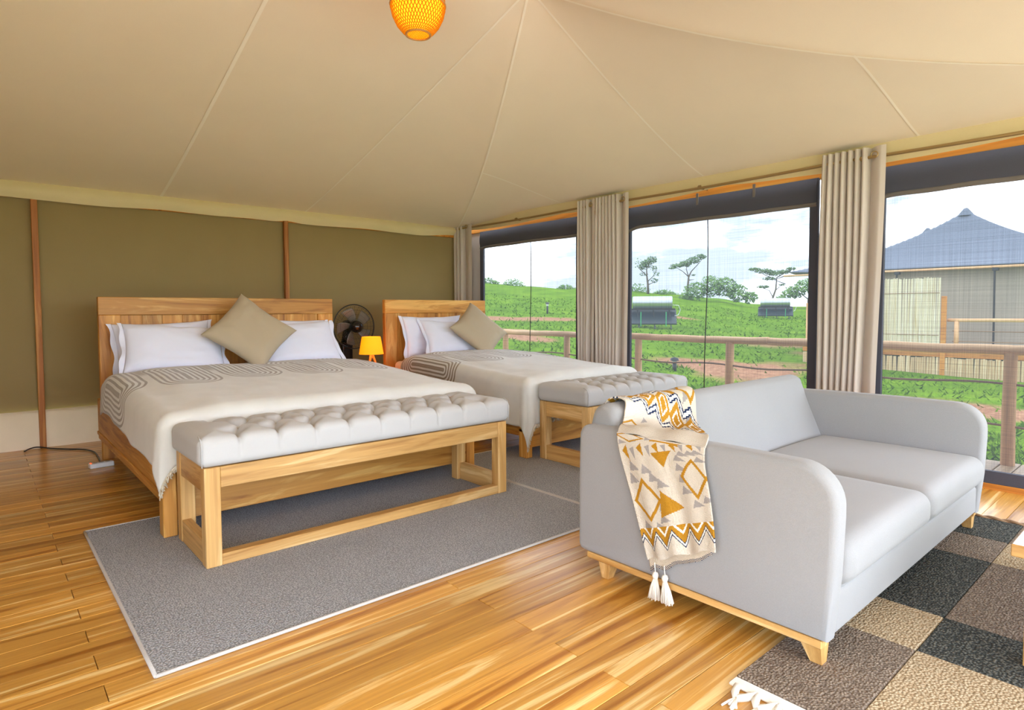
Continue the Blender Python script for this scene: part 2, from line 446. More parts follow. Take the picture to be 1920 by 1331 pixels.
def window(n, ya, yb, zip_y=None):
    """ya > yb; black framed insect screen with a dark band across the top"""
    w = empty('window_%d' % n, (4.74, (ya + yb) / 2, 0), kind='structure')
    fr = build('screen_frame', MB().bbox(4.70, 4.73, ya - .062, ya, .037, 2.09, .002).bbox(4.70, 4.73, yb, yb + .062, .037, 2.09, .002).bbox(4.699, 4.731, yb, ya, .037, .115, .002), 'black_fabric', w)
    def band(u, v):
        y = lerp(ya - .01, yb + .01, u); zb = 1.885 + .008 * wob(y, 3.2, n) + (-(.04 if n == 2 else .012) * math.exp(-((y - ya) / .10) ** 2))
        return (4.705 - .018 * math.sin(v * PI) - .004 * wob(y, 6, n), y, lerp(2.09, zb, v))
    bo = build('blackout_band', MB().quadgrid(band, 60, 8), 'black_fabric', w, smooth=True)
    def hem(u, v):
        y, x = lerp(ya - .01, yb + .01, u), 4.700
        zb = 1.885 + .008 * wob(y, 3.2, n) + (-(.04 if n == 2 else .012) * math.exp(-((y - ya) / .10) ** 2))
        return (x - .012 * math.sin(v * PI), y, zb + lerp(.03, -.003, v))
    build('hem', MB().quadgrid(hem, 60, 6), 'hem', bo, smooth=True)
    build('screen', MB().quadgrid(lambda u, v: (4.716, lerp(ya - .03, yb + .03, u), lerp(.09, 1.95, v)), 1, 1), 'screen', w)
    for zy in (zip_y or []):
        build('zip', MB().tube([(4.713, zy + .012 * math.sin(z * 3), z) for z in [.1 + .15 * i for i in range(13)]], .0045, 5), 'black_wire', w, smooth=True)
    return w
window(1, 5.968, 4.30, [5.07]); window(2, 3.72, 1.935, [2.856]); window(3, 1.555, -.35, [.3])
for yy in (2.94, 2.43):
    build('strap', MB().bbox(4.690, 4.696, yy - .011, yy + .011, 2.02 - (.03 if yy < 2.6 else 0), 2.12, .001), 'hem', wall_right)

# ---- studs on the back wall
for (px, lab) in ((.38, 'narrow brown wooden stud on the canvas wall left of the large bed'), (2.443, 'narrow brown wooden stud rising behind the large bed headboard')):
    o = build('wooden_stud', MB().bbox(px - .022, px + .022, 6.335, 6.375, 0, 2.09, .003), 'stud')
    tag(o, lab, 'stud', 'wooden studs on the back wall')

# ================================================================== CURTAINS AND RODS
def curtain(ya, yb, folds, depth, label, wide_end=.3, tilt=0.0):
    c = empty('curtain', (4.58, (ya + yb) / 2, .02), label, 'curtain', 'eyelet curtains along the windows')
    W = abs(yb - ya)
    pleated = W * (1 - wide_end); sgn = 1 if yb > ya else -1
    def fn(u, v):
        z = lerp(2.215, .025, v); sway = tilt * (v - .5) + .006 * math.sin(v * 5 + u * 4)
        if u < .85:
            k = u / .85 * folds; n = math.floor(k); fr = k - n; pitch = pleated / folds
            yy = pitch * (n + fr - 1.2 * math.sin(2 * PI * fr) / (2 * PI)); xx = depth / 2 * math.cos(2 * PI * fr)
            xx *= .85 + .3 * mnoise.noise(Vector((n * 3.7, v * .8, ya)))
        else:                                     # the flat leading edge of the curtain
            q = (u - .85) / .15; yy = pleated + W * wide_end * q; xx = depth * (.5 - .8 * math.sin(min(q * 1.3, 1) * PI / 2) + .35 * max(0, q - .7))
        return (4.60 + xx, ya + sgn * yy + sway, z)
    build('cloth', MB().quadgrid(fn, 20 * folds, 28), 'curtain', c, smooth=True)
    for k in ([1] if folds < 99 else []):
        yy = lerp(ya, yb, 1 - wide_end * .42)
        ring = MB(); n = 20; pts = [(4.588 - depth * .32, yy + .021 * math.cos(2 * PI * i / n), 2.155 + .021 * math.sin(2 * PI * i / n)) for i in range(n + 1)]
        build('eyelet', ring.tube(pts, .004, 6, caps=False), 'metal_rod', c, smooth=True)
    return c
curtain(6.36, 5.99, 3, .07, 'beige eyelet curtain drawn into the corner beside the back wall', .5)
curtain(4.235, 4.01, 4, .07, 'slim beige curtain left of the gap between the first two windows', .32)
curtain(3.995, 3.595, 7, .08, 'pleated beige curtain on the left edge of the middle window', .27)
curtain(1.885, 1.475, 7, .08, 'pleated beige curtain between the middle and right windows behind the sofa', .26, .03)
def rod(ya, yb, label):
    r = empty('curtain_rod', (4.60, (ya + yb) / 2, 2.15), label, 'rod', 'curtain rods above the windows')
    build('bar', MB().tube([(4.60, lerp(ya, yb, i / 16), 2.152 - .012 * math.sin(PI * i / 16)) for i in range(17)], .011, 10), 'metal_rod', r, smooth=True)
    for yy in (lerp(ya, yb, .04), lerp(ya, yb, .5), lerp(ya, yb, .96)):
        build('bracket', MB().bbox(4.598, 4.73, yy - .008, yy + .008, 2.135, 2.147, .001).tube([(4.60, yy - .009, 2.148), (4.60, yy + .009, 2.148)], .017, 10), 'metal_rod', r)
    return r
rod(6.33, 4.03, 'brass curtain rod over the window nearest the back wall')
rod(4.0, 1.72, 'brass curtain rod over the middle window')
rod(1.70, -.5, 'brass curtain rod over the window behind the sofa')

# ================================================================== RUGS
def rug_mat(name, c1, c2, scale=150, contrast=1.0):
    t = NT(name); v = t.add('TexCoord').outputs['Object']
    vo = t.add('TexVoronoi', Vector=v, Scale=float(scale), Randomness=.75)
    n = t.add('TexNoise', Vector=v, Scale=scale * .8, Detail=2.0)
    b = t.add('TexNoise', Vector=v, Scale=2.5, Detail=3.0)
    f = t.math('ADD', t.math('MULTIPLY', vo.outputs['Distance'], 1.0), t.math('MULTIPLY', n.outputs[0], .5))
    col = t.ramp(f, [(.25, c2), (.85, c1)])
    hs = t.add('HueSaturation', Color=col, Value=t.math('MULTIPLY_ADD', b.outputs[0], .18, .91))
    h = t.math('SUBTRACT', 1.0, vo.outputs['Distance'])
    p = t.bsdf(Base_Color=hs.outputs[0], Roughness=.95, Normal=t.bump(h, .9 * contrast, .006)); p.inputs['Specular IOR Level'].default_value = .05
    return t.m
M['rug_grey'] = rug_mat('grey_loop_rug', srgb(144, 145, 149), srgb(204, 205, 209), 130)
M['rug_bind'] = fabric('rug_binding', srgb(190, 184, 178), var=.15, scale=200)
def grey_rug(xa, xb, ya, yb, label):
    r = empty('rug', ((xa + xb) / 2, (ya + yb) / 2, 0), label, 'rug', 'grey loop rugs under the beds')
    build('pile', MB().bbox(xa, xb, ya, yb, .0005, .011, .004), 'rug_grey', r)
    for (p, q) in (((xa, ya), (xb, ya)), ((xb, ya), (xb, yb)), ((xb, yb), (xa, yb)), ((xa, yb), (xa, ya))):
        build('binding', MB().tube([(lerp(p[0], q[0], i / 10), lerp(p[1], q[1], i / 10), .0075) for i in range(11)], .0065, 8), 'rug_bind', r, smooth=True)
grey_rug(.375, 2.565, 2.09, 3.73, 'grey loop rug under the foot of the large bed')
grey_rug(2.585, 4.40, 2.05, 3.73, 'grey loop rug under the foot of the single bed')
# checked rug in front of the sofa
M['rug_brown'] = rug_mat('rug_brown', srgb(112, 98, 86), srgb(172, 156, 138), 120)
M['rug_light'] = rug_mat('rug_light', srgb(160, 138, 108), srgb(214, 196, 166), 110)
M['rug_dark'] = rug_mat('rug_dark', srgb(58, 60, 58), srgb(130, 128, 118), 120)
crug = empty('checked_rug', (2.85, -.1, 0), 'chunky checked rug of brown cream and charcoal squares under the sofa front', 'rug')
xs = [1.70, 2.262, 2.58, 3.30, 3.63, 3.985]; ys = [.915, .597, .02, -.30, -.88, -1.2]
pal = ['brlbd', None]
rows = ['brown light dark brown dark', 'light dark brown light brown', 'dark brown light dark light', 'light dark brown light brown', 'brown light dark brown dark']
for j in range(5):
    cs = rows[j].split()
    for i in range(5):
        build('square', MB().bbox(xs[i] + .0005, xs[i + 1] - .0005, ys[j + 1] + .0005, ys[j] - .0005, .0005, .014, .004), 'rug_' + cs[i], crug)
build('border', MB().bbox(1.655, 1.699, -1.2, .915, .0005, .010, .003), 'cream', crug)
fr = MB()
y = .89
while y > -1.2:
    # netted knots: a loop of thick yarn with a tuft
    fr.tube([(1.66, y, .006), (1.625, y - .012, .009), (1.60, y - .03, .009)], .011, 6)
    fr.tube([(1.66, y - .06, .006), (1.625, y - .048, .009), (1.60, y - .03, .009)], .011, 6)
    for k in range(7):
        a = random.uniform(-.025, .025); fr.tube([(1.602, y - .03, .010), (1.575, y - .03 + a * .6, .008), (1.555 + random.uniform(-.012, .012), y - .03 + a, .004)], .004, 4)
    y -= .062
build('fringe', fr, 'cream', crug, smooth=True, kind='stuff')
tw = MB()
for ph in (0, PI): tw.tube([(4.0 + .007 * math.cos(t * .9 + ph), .915 - t * .022, .012 + .007 * math.sin(t * .9 + ph)) for t in range(96)], .008, 6)
build('twisted_cord', tw, 'rope', crug, smooth=True)

# ================================================================== BEDS
def bed(cx, hx0, hx1, fx0, fx1, label, nboards):
    root = empty('bed', (cx, 4.45, 0), label, 'bed', 'wooden beds with panelled headboards')
    YF, YB = 5.50, 5.555
    hb = build('headboard', MB().bbox(hx0 + .02, hx1 - .02, YF + .022, YB - .004, .17, 1.22, .002), 'bed_z', root)
    for a, b in ((hx0, hx0 + .145), (hx1 - .145, hx1)):
        build('stile', MB().bbox(a, b, YF, YB, 0, 1.10, .004), 'bed_z', hb)
    build('top_rail', MB().bbox(hx0, hx1, YF, YB, 1.0995, 1.238, .004), 'bed_x', hb)
    a, b = hx0 + .146, hx1 - .146; w = (b - a) / nboards
    for i in range(nboards):
        build('panel_board', MB().bbox(a + i * w + .0008, a + (i + 1) * w - .0008, YF + .018, YF + .03, .30, 1.099, .002), 'bed_z', hb)
    for s_, (a, b) in ((0, (fx0 + .012, fx0 + .045)), (1, (fx1 - .045, fx1 - .012))):
        build('side_rail', MB().bbox(a, b, 3.36, 5.50, .17, .475, .004), 'bed_y', root)
        build('rail_moulding', MB().bbox(a - (.008 if s_ == 0 else 0), b + (.008 if s_ else 0), 3.38, 5.499, .205, .23, .003), 'bed_y', root)
    for a, b in ((fx0 + .004, fx0 + .068), (fx1 - .068, fx1 - .004)):
        build('foot_post', MB().bbox(a, b, 3.345, 3.43, .012, .46, .004), 'bed_z', root)
    build('foot_rail', MB().bbox(fx0 + .066, fx1 - .066, 3.355, 3.39, .085, .40, .004), 'bed_x', root)
    build('slat_base', MB().bbox(fx0 + .05, fx1 - .05, 3.40, 5.49, .32, .37, .004), 'bed_y', root)
    return root
bed(1.615, .685, 2.547, .65, 2.58, 'large double bed with a panelled wooden headboard at the left', 11)
bed(3.755, 3.108, 4.405, 3.06, 4.45, 'single wooden bed beside the windows with a panelled headboard', 8)
def mattress(x0, x1, label):
    o = build('mattress', MB().rbox(x0, x1, 3.43, 5.485, .372, .612, .05, (10, 14, 3)), 'sheet', smooth=True)
    tag(o, label, 'mattress', 'sheeted mattresses')
mattress(.715, 2.515, 'cream sheeted mattress on the large double bed')
mattress(3.185, 4.40, 'cream sheeted mattress on the single bed by the windows')

def blanket_mat():
    t = NT('loop_blanket')
    uv = t.add('UVMap').outputs[0]; sp = t.add('SeparateXYZ', Vector=uv)
    s, tt = sp.outputs[0], sp.outputs[1]
    CW = .42
    cell = t.math('FLOOR', t.math('DIVIDE', s, CW))
    lx = t.math('SUBTRACT', t.math('SUBTRACT', s, t.math('MULTIPLY', cell, CW)), CW / 2)
    par = t.math('MODULO', t.math('ABSOLUTE', cell), 2.0)
    tc = t.math('MULTIPLY_ADD', par, .08, .46)
    dy = t.math('MAXIMUM', t.math('SUBTRACT', t.math('ABSOLUTE', t.math('SUBTRACT', tt, tc)), .25), 0.0)
    d = t.math('SQRT', t.math('ADD', t.math('MULTIPLY', lx, lx), t.math('MULTIPLY', dy, dy)))
    inside = t.math('LESS_THAN', d, .19)
    st = t.math('GREATER_THAN', t.math('SINE', t.math('MULTIPLY', d, 2 * PI / .034)), .05)
    head = t.ramp(tt, [(.0, (1, 1, 1)), (.40, (1, 1, 1)), (.52, (0, 0, 0))])
    cream, beige, line = srgb(216, 213, 206), srgb(162, 146, 124), srgb(138, 122, 102)
    bg = t.mix(head, cream, beige)
    loop = t.mix(st, cream, line)
    col = t.mix(inside, bg, loop)
    oc = t.add('TexCoord').outputs['Object']
    n = t.add('TexNoise', Vector=oc, Scale=500.0, Detail=2.0); b = t.add('TexNoise', Vector=oc, Scale=7.0, Detail=4.0)
    hs = t.add('HueSaturation', Color=col, Value=t.math('MULTIPLY_ADD', b.outputs[0], .2, .9))
    p = t.bsdf(Base_Color=hs.outputs[0], Roughness=.8, Sheen_Weight=.4, Normal=t.bump(t.math('ADD', n.outputs[0], t.math('MULTIPLY', b.outputs[0], 6.0)), .25, .004)); p.inputs['Specular IOR Level'].default_value = .2
    return t.m
M['blanket'] = blanket_mat()
M['fringe'] = fabric('blanket_fringe', srgb(214, 202, 180), var=.1, scale=300)
def blanket(x0, x1, yh, yf, os_l, os_r, of, label, seed, head_slant=0.0):
    W, L = x1 - x0, yh - yf; r = .085
    root = empty('blanket', ((x0 + x1) / 2, (yh + yf) / 2, .4), label, 'blanket', 'beige blankets with looped lines')
    def top(x, y):
        z = .648 + .072 * sstep(3.5, 4.9, y) - .03 * sstep(4.98, 5.12, y)
        e = min(x - x0, x1 - x); z -= .022 * (1 - sstep(0, .25, e))
        return z + .010 * mnoise.noise(Vector((x * 3 + seed, y * 3, 0))) + .005 * mnoise.noise(Vector((x * 9 + seed, y * 7, 2)))
    def pos(s, t):
        dx = max(0, -s, s - W); dy = max(0, t - L)
        cx_, cy_ = clamp(s, 0, W), clamp(t, 0, L)
        hs = head_slant * (cx_ / W)
        bx, by = x0 + cx_, yh + hs * (1 - cy_ / L) - cy_; bz = top(bx, by)
        d = math.hypot(dx, dy)
        if d < 1e-6: return (bx, by, bz)
        nx, ny = (-1 if s < 0 else 1) * dx / d, -dy / d
        if d < r * PI / 2: off, drop = r * math.sin(d / r), r * (1 - math.cos(d / r))
        else: off, drop = r, r + d - r * PI / 2
        along = cy_ * 1.0 if dx > dy else cx_
        corner = min(dx, dy) / max(dx, dy, 1e-6)
        foot = dy / (dx + dy)
        amp = lerp(.011, .004, foot) * clamp(drop / .25) + .02 * corner * clamp(drop / .3)
        off += amp * (.9 + math.sin(along * 11 + seed) * .45 + .6 * mnoise.noise(Vector((along * 3, seed, 1))) + .35 * math.sin(math.atan2(dy, dx) * 6))
        off = min(off, r + .035 * (1 - foot) + .006) / (abs(nx) ** 4 + abs(ny) ** 4) ** .25
        return (bx + nx * off, by + ny * off, bz - drop)
    def pos_l(s, t):
        return pos(s, t)
    nu, nv = 150, 120
    def st(u, v): return (lerp(-os_l, W + os_r, u), lerp(0, L + of, v))
    cl = build('cloth', MB().quadgrid(lambda u, v: pos(*st(u, v)), nu, nv, uvfn=lambda u, v: (st(u, v)[0] + 5.37, st(u, v)[1])), 'blanket', root, smooth=True)
    md = cl.modifiers.new('thickness', 'SOLIDIFY'); md.thickness = .006; md.offset = 1
    fm = MB()
    k = 0; s = -os_l
    while s < W + os_r:
        p = Vector(pos(s, L + of)); q = Vector(pos(s, L + of - .02)); d = (p - q).normalized()
        for j in range(2):
            e = p + d * random.uniform(.018, .034) + Vector((random.uniform(-.008, .008), random.uniform(-.004, .004), 0))
            fm.tube([p, (p + e) / 2 + Vector((random.uniform(-.004, .004), 0, 0)), e], .0022, 4)
        s += .009
    build('fringe', fm, 'fringe', cl, smooth=True, kind='stuff')
    return root
blanket(.725, 2.505, 5.10, 3.405, .31, .30, .30, 'beige blanket with looped lines spread over the large double bed', 1.0)
blanket(3.14, 4.335, 5.12, 3.405, .42, .28, .40, 'beige blanket with looped lines spread over the single bed', 5.0)

# ---- pillows and cushions
def pillow(name, cx, cy, cz, w, h, th, lean, roll, mat, label, cat, group, flange=0.0, pinch=.07, yaw=0.0):
    a = math.radians(lean)
    ux = Vector((1, 0, 0)); vv = Vector((0, math.sin(a), math.cos(a))); ww = Vector((0, -math.cos(a), math.sin(a)))
    R = Matrix((ux, vv, ww)).transposed().to_4x4()
    R = Matrix.Translation((cx, cy, cz)) @ Matrix.Rotation(math.radians(yaw), 4, 'Z') @ R @ Matrix.Rotation(math.radians(roll), 4, 'Z')
    n = 30; mb = MB(); sd = cx * 3.1 + cy
    def side(sg):
        def fn(u, v):
            p, q = 2 * u - 1, 2 * v - 1
            p = math.copysign(1 - (1 - abs(p)) ** 1.35, p); q = math.copysign(1 - (1 - abs(q)) ** 1.35, q)
            e = max(0, 1 - p ** 4) * max(0, 1 - q ** 4)
            x = p * w / 2 * (1 - pinch * (1 - q * q)); y = q * h / 2 * (1 - pinch * (1 - p * p))
            z = sg * th / 2 * e ** .55
            z += .010 * e * mnoise.noise(Vector((p * 2 + sd, q * 2, sg))) + .005 * mnoise.noise(Vector((p * 5 + sd, q * 5, 3)))
            z += .006 * math.sin(8 * p + 3 * q + sd) * (1 - e) * .8
            return (x, y, z)
        return fn
    mb.quadgrid(side(1), n, n); k = len(mb.v); f0 = len(mb.f)
    mb.quadgrid(side(-1), n, n); mb.f[f0:] = [f[::-1] for f in mb.f[f0:]]
    if flange:
        def fl(u, v):
            q = 2 * v - 1; side_ = -1
            return (-w / 2 * (1 - pinch * (1 - q * q)) - flange * u + .008 * u * math.sin(q * 7 + sd), q * h / 2 * (1 + .02 * u), .014 * u * math.sin(q * 5 + sd * 2) + .004)
        mb.quadgrid(fl, 4, 20)
        mb.quadgrid(lambda u, v: (-fl(u, v)[0], fl(u, v)[1], fl(u, v)[2]), 4, 20)
    mb.xf(R)
    xs_ = [v[0] for v in mb.v]
    mb.weld = True
    o = build(name, mb, mat, None, smooth=True)
    tag(o, label, cat, group)
    return o
pillow('pillow', 1.10, 5.385, .83, .68, .44, .13, 14, 2, 'cotton', 'rear white pillow at the left of the large bed against the headboard', 'pillow', 'white bed pillows', .03)
pillow('pillow', 2.09, 5.385, .84, .68, .44, .13, 14, -2, 'cotton', 'rear white pillow at the right of the large bed against the headboard', 'pillow', 'white bed pillows', .03)
pillow('pillow', 1.135, 5.20, .835, .70, .43, .15, 34, -5, 'cotton', 'front white pillow left of the beige cushion on the large bed', 'pillow', 'white bed pillows', .03)
pillow('pillow', 2.10, 5.20, .842, .68, .43, .15, 34, 3, 'cotton', 'front white pillow right of the beige cushion on the large bed', 'pillow', 'white bed pillows', .03)
pillow('pillow', 3.60, 5.375, .855, .70, .44, .13, 14, 0, 'cotton', 'rear white pillow leaning on the single bed headboard', 'pillow', 'white bed pillows', .03)
pillow('pillow', 3.74, 5.22, .835, .68, .42, .14, 34, -4, 'cotton', 'front white pillow behind the cushion on the single bed', 'pillow', 'white bed pillows', .03)
pillow('cushion', 1.655, 5.075, .955, .53, .53, .16, 33, 46, 'cushion', 'plain beige cushion standing on its corner on the large bed', 'cushion', 'beige cushions', 0, .10)
pillow('cushion', 3.97, 5.06, .915, .52, .52, .16, 36, 38, 'cushion', 'plain beige cushion propped on its corner on the single bed', 'cushion', 'beige cushions', 0, .10)

# ================================================================== TUFTED BENCHES
def bench(x0, x1, label, ncol):
    y0, y1 = 2.813, 3.30
    root = empty('bench', ((x0 + x1) / 2, (y0 + y1) / 2, .012), label, 'bench', 'tufted benches at the bed feet')
    L = .065; H = .448
    for a in (x0, x1 - L):
        for b in (y0, y1 - L):
            build('leg', MB().bbox(a, a + L, b, b + L, .012, H, .003), 'wood_z', root)
    for b, e in ((y0 + .004, y0 + .046), (y1 - .046, y1 - .004)):
        build('top_rail', MB().bbox(x0 + L, x1 - L, b, e, .355, H - .001, .003), 'wood_x', root)
    for a, e in ((x0 + .004, x0 + .044), (x1 - .044, x1 - .004)):
        build('side_top_rail', MB().bbox(a, e, y0 + L, y1 - L, .335, H - .001, .003), 'wood_y', root)
        build('side_bottom_rail', MB().bbox(a, e, y0 + L, y1 - L, .012, .12, .003), 'wood_y', root)
    build('bottom_rail', MB().bbox(x0 + L, x1 - L, y0 + .003, y0 + .06, .012, .062, .003), 'wood_x', root)
    # buttons on a diamond lattice
    xa, xb, ya, yb = x0 - .022, x1 + .022, y0 - .012, y1 + .008
    zt, zb = .580, .450
    dxp = (x1 - x0 - .30) / (ncol - 1)
    rowy = [y0 + .10, (y0 + y1) / 2, y1 - .10]
    but = []
    for j, ry in enumerate(rowy):
        n = ncol if j != 1 else ncol - 1
        for i in range(n): but.append((x0 + .15 + i * dxp + (dxp / 2 if j == 1 else 0), ry))
    segs = []
    for (bx, by) in but:
        for (ex, ey) in but:
            if ey > by and abs(ex - bx) < dxp * .6 and abs(ey - by) < .2: segs.append((bx, by, ex, ey))
    for (bx, by) in but:
        if abs(by - rowy[0]) < .01: segs.append((bx, by, bx, ya))
        if abs(by - rowy[2]) < .01: segs.append((bx, by, bx, yb))
    def disp(q, n):
        if q.z > (zt + zb) / 2:
            k = sstep((zt + zb) / 2, zt - .02, q.z)
            ex = min(q.x - xa, xb - q.x); ey = min(q.y - ya, yb - q.y)
            dz = .016 * sstep(0, .10, min(ex, ey))
            db = min((math.hypot(q.x - bx, q.y - by) for bx, by in but))
            ds = 9
            for (ax, ay, bx, by) in segs:
                if abs(q.x - ax) > .25: continue
                vx, vy = bx - ax, by - ay; t = clamp(((q.x - ax) * vx + (q.y - ay) * vy) / (vx * vx + vy * vy))
                ds = min(ds, math.hypot(q.x - ax - vx * t, q.y - ay - vy * t))
            dz -= .050 * math.exp(-(db / .042) ** 2) + .014 * math.exp(-(ds / .018) ** 2) + .010 * math.exp(-(ds / .006) ** 2)
            return Vector((q.x, q.y, q.z + dz * k))
        return q
    class _M(MB): pass
    mb = MB()
    def disp2(q, n):
        q2 = disp(q, n)
        if q.z <= zt - .001 and (q.y < ya + .03 or q.y > yb - .03):   # vertical pleats on the long faces
            dm = min(abs(q.x - bx) for bx, by in but if abs(by - rowy[0]) < .01)
            s = .006 * math.exp(-(dm / .010) ** 2) * sstep(zb, zb + .08, q.z)
            q2 = Vector((q2.x, q2.y + (s if q.y < ya + .03 else -s), q2.z))
        return q2
    mb.rbox(xa, xb, ya, yb, zb, zt, .035, (int((xb - xa) / .0058), 76, 6), disp2)
    cu = build('cushion', mb, 'bench', root, smooth=True)
    for (bx, by) in but:
        build('button', MB().lathe([(0, .006), (.006, .0055), (.011, .002), (.012, -.004)], (bx, by, zt - .044), 10), 'bench', cu, smooth=True)
    def piping(xx):
        P = [(xx, ya + .006, zb + .005), (xx, ya + .002, zt - .04), (xx, ya + .016, zt - .010), (xx, ya + .05, zt + .004)]
        return MB().tube(P, .003, 6)
    for xx in (xa + .012, xb - .012): build('piping', piping(xx), 'bench', cu, smooth=True)
    return root
bench(.709, 2.412, 'tufted grey bench with open wooden frame at the large bed foot', 9)
bench(3.16, 4.345, 'tufted grey bench with open wooden frame at the single bed foot', 7)

# ================================================================== SOFA
SX0, SX1 = 1.912, 3.80
sofa = empty('sofa', ((SX0 + SX1) / 2, 1.24, 0), 'pale grey two seat sofa on tapered wooden legs', 'sofa')
def arc(cx, cz, r, a0, a1, n): return [(cx + r * math.cos(lerp(a0, a1, i / n)), cz + r * math.sin(lerp(a0, a1, i / n))) for i in range(n + 1)]
armp = [(.742, .098)] + [(.722, .30), (.715, .48)] + arc(.715 + .125, .645 - .125, .125, PI, PI / 2, 10) + [(1.1, .648), (1.45, .645)] + arc(1.76 - .05, .640 - .05, .05, PI / 2, 0, 6) + [(1.765, .40)] + arc(1.765 - .03, .098 + .03, .03, 0, -PI / 2, 4)
for a, b in ((SX0, SX0 + .088), (SX1 - .088, SX1)):
    ar = build('arm', MB().extrude_profile(armp, 0, a, b, .024, 4), 'sofa', sofa, smooth=True, sharp=60)
    xx = a + .012 if a < 2.5 else b - .012
    P = [(xx, y_ + .003, z_) for y_, z_ in [(.742, .11), (.722, .30), (.714, .48)]] + [(xx, y_, z_) for y_, z_ in arc(.84, .52, .126, PI, PI / 2, 8)] + [(xx, 1.1, .6485)]
bkp = [(1.755, .10), (1.765, .40), (1.755, .62)] + arc(1.668, .652, .075, .2, PI - .75, 10) + [(1.56, .56), (1.485, .38), (1.47, .10)]
build('backrest', MB().extrude_profile(bkp, 0, SX0 + .055, SX1 - .062, .035, 4), 'sofa', sofa, smooth=True, sharp=60)
build('seat_base', MB().rbox(SX0 + .07, SX1 - .07, .742, 1.72, .098, .240, .02, (4, 4, 2)), 'sofa', sofa, smooth=True)
def seatdisp(xa, xb):
    def d(q, n):
        if q.z > .33:
            u = (q.x - xa) / (xb - xa); v = clamp((q.y - .70) / .80)
            return Vector((q.x, q.y, q.z + .020 * math.sin(PI * clamp(u)) ** .5 * math.sin(PI * lerp(.2, .85, v)) - .006))
        if q.y < .74: return Vector((q.x, q.y + .018 * sstep(.30, .235, q.z), q.z))
        return q
    return d
mid = (SX0 + SX1) / 2
for a, b in ((SX0 + .084, mid + .001), (mid - .001, SX1 - .084)):
    build('seat_cushion', MB().rbox(a, b, .705, 1.50, .236, .395, .055, (16, 16, 4), seatdisp(a, b)), 'sofa', sofa, smooth=True)
pl = build('plinth', MB().bbox(SX0 + .006, SX0 + .05, .755, 1.715, .074, .099, .003), 'wood_y', sofa)
build('plinth', MB().bbox(SX1 - .05, SX1 - .006, .755, 1.715, .074, .099, .003), 'wood_y', sofa)
for a, b in ((.86, .90), (1.67, 1.713)): build('cross_plinth', MB().bbox(SX0 + .05, SX1 - .05, a, b, .075, .099, .003), 'wood_x', sofa)
for lx, sx in ((SX0 + .012, 1), (SX1 - .012, -1)):
    for ly, sy in ((.760, 1), (1.655, -1)):
        mb = MB(); t0, t1 = .062, .036
        A = [(lx, ly), (lx + sx * t0, ly), (lx + sx * t0, ly + sy * t0), (lx, ly + sy * t0)]
        o = .016
        B = [(lx + sx * o, ly + sy * .002), (lx + sx * (o + t1), ly + sy * .002), (lx + sx * (o + t1), ly + sy * (.002 + t1)), (lx + sx * o, ly + sy * (.002 + t1))]
        zb_ = .0145 if ly < 1 else .001
        mb.v = [(x, y, zb_) for x, y in B] + [(x, y, .0745) for x, y in A]
        mb.f = [(0, 1, 2, 3), (4, 5, 6, 7)] + [(i, (i + 1) % 4, (i + 1) % 4 + 4, i + 4) for i in range(4)]
        build('leg', mb, 'wood_z', sofa)

# ---- knitted throw over the sofa arm
CRM, MUS, GRY, NVY, WHT = (srgb(212, 201, 186), srgb(184, 132, 42), srgb(164, 156, 152), srgb(40, 52, 82), srgb(238, 234, 226))
def intri(p, a, b, c):
    d = lambda p, q, r: (p[0] - r[0]) * (q[1] - r[1]) - (q[0] - r[0]) * (p[1] - r[1])
    d1, d2, d3 = d(p, a, b), d(p, b, c), d(p, c, a)
    return not ((d1 < 0 or d2 < 0 or d3 < 0) and (d1 > 0 or d2 > 0 or d3 > 0))
TRI = []
def tri(col, *pts): TRI.append((col, pts))
tri(MUS, (.40, .21), (.64, .145), (.53, .315)); tri(MUS, (.42, .46), (.36, .64), (.66, .585))
for i in range(5):
    u = .03 + .19 * i; dv = -.05 * i
    if i < 5: tri(MUS, (u + .01, .23 + dv), (u + .07, .165 + dv), (u + .09, .30 + dv)); tri(GRY, (u + .11, .20 + dv), (u + .17, .17 + dv), (u + .17, .29 + dv))
for (u, v) in ((.28, .34), (.35, .385), (.44, .42), (.44, .50), (.40, .57), (.38, .65), (.30, .70), (.12, .33), (.08, .40), (.70, .22), (.70, .30), (.71, .38), (.74, .165), (.83, .14), (.90, .115), (.83, .56), (.96, .53), (.72, .46), (.12, .68), (.93, .20)):
    tri(GRY, (u - .01, v - .034), (u + .10, v + .016), (u - .045, v + .028))
for (u, v) in ((.05, .06), (.16, .10), (.02, .14), (.35, .035)): tri(GRY, (u, v - .03), (u + .09, v), (u - .01, v + .03))
def throw_front(u, v):
    if v > .70:
        k = (u * 4.6 + .35) % 1.0; zz = 1 - abs(2 * k - 1)      # 0..1
        w = (v - .70) / .26 - zz * .42
        if -.02 < w < .07 and False: return WHT
        top = (v - .70) / .26
        if top + zz * .40 < .20: return MUS
        if abs(top + zz * .40 - .27) < .055: return WHT
        e = top + zz * .52 - .62
        if e < 0: return MUS
        if e < .045: return NVY
        if e < .13: return WHT
        if e < .185: return NVY
        return CRM
    for (cu, cv, hu, hv) in ((.22, .525, .20, .135), (.86, .365, .155, .165), (.15, .045, .19, .085)):
        q = abs(u - cu) / hu + abs(v - cv) / hv
        if .76 < q < 1.0: return MUS
        if q <= .76: return CRM
    for col, pts in TRI:
        if intri((u, v), *pts): return col
    if .40 < u < .74 and .03 < v < .075 + .02 * math.sin(u * 9): return MUS
    return CRM
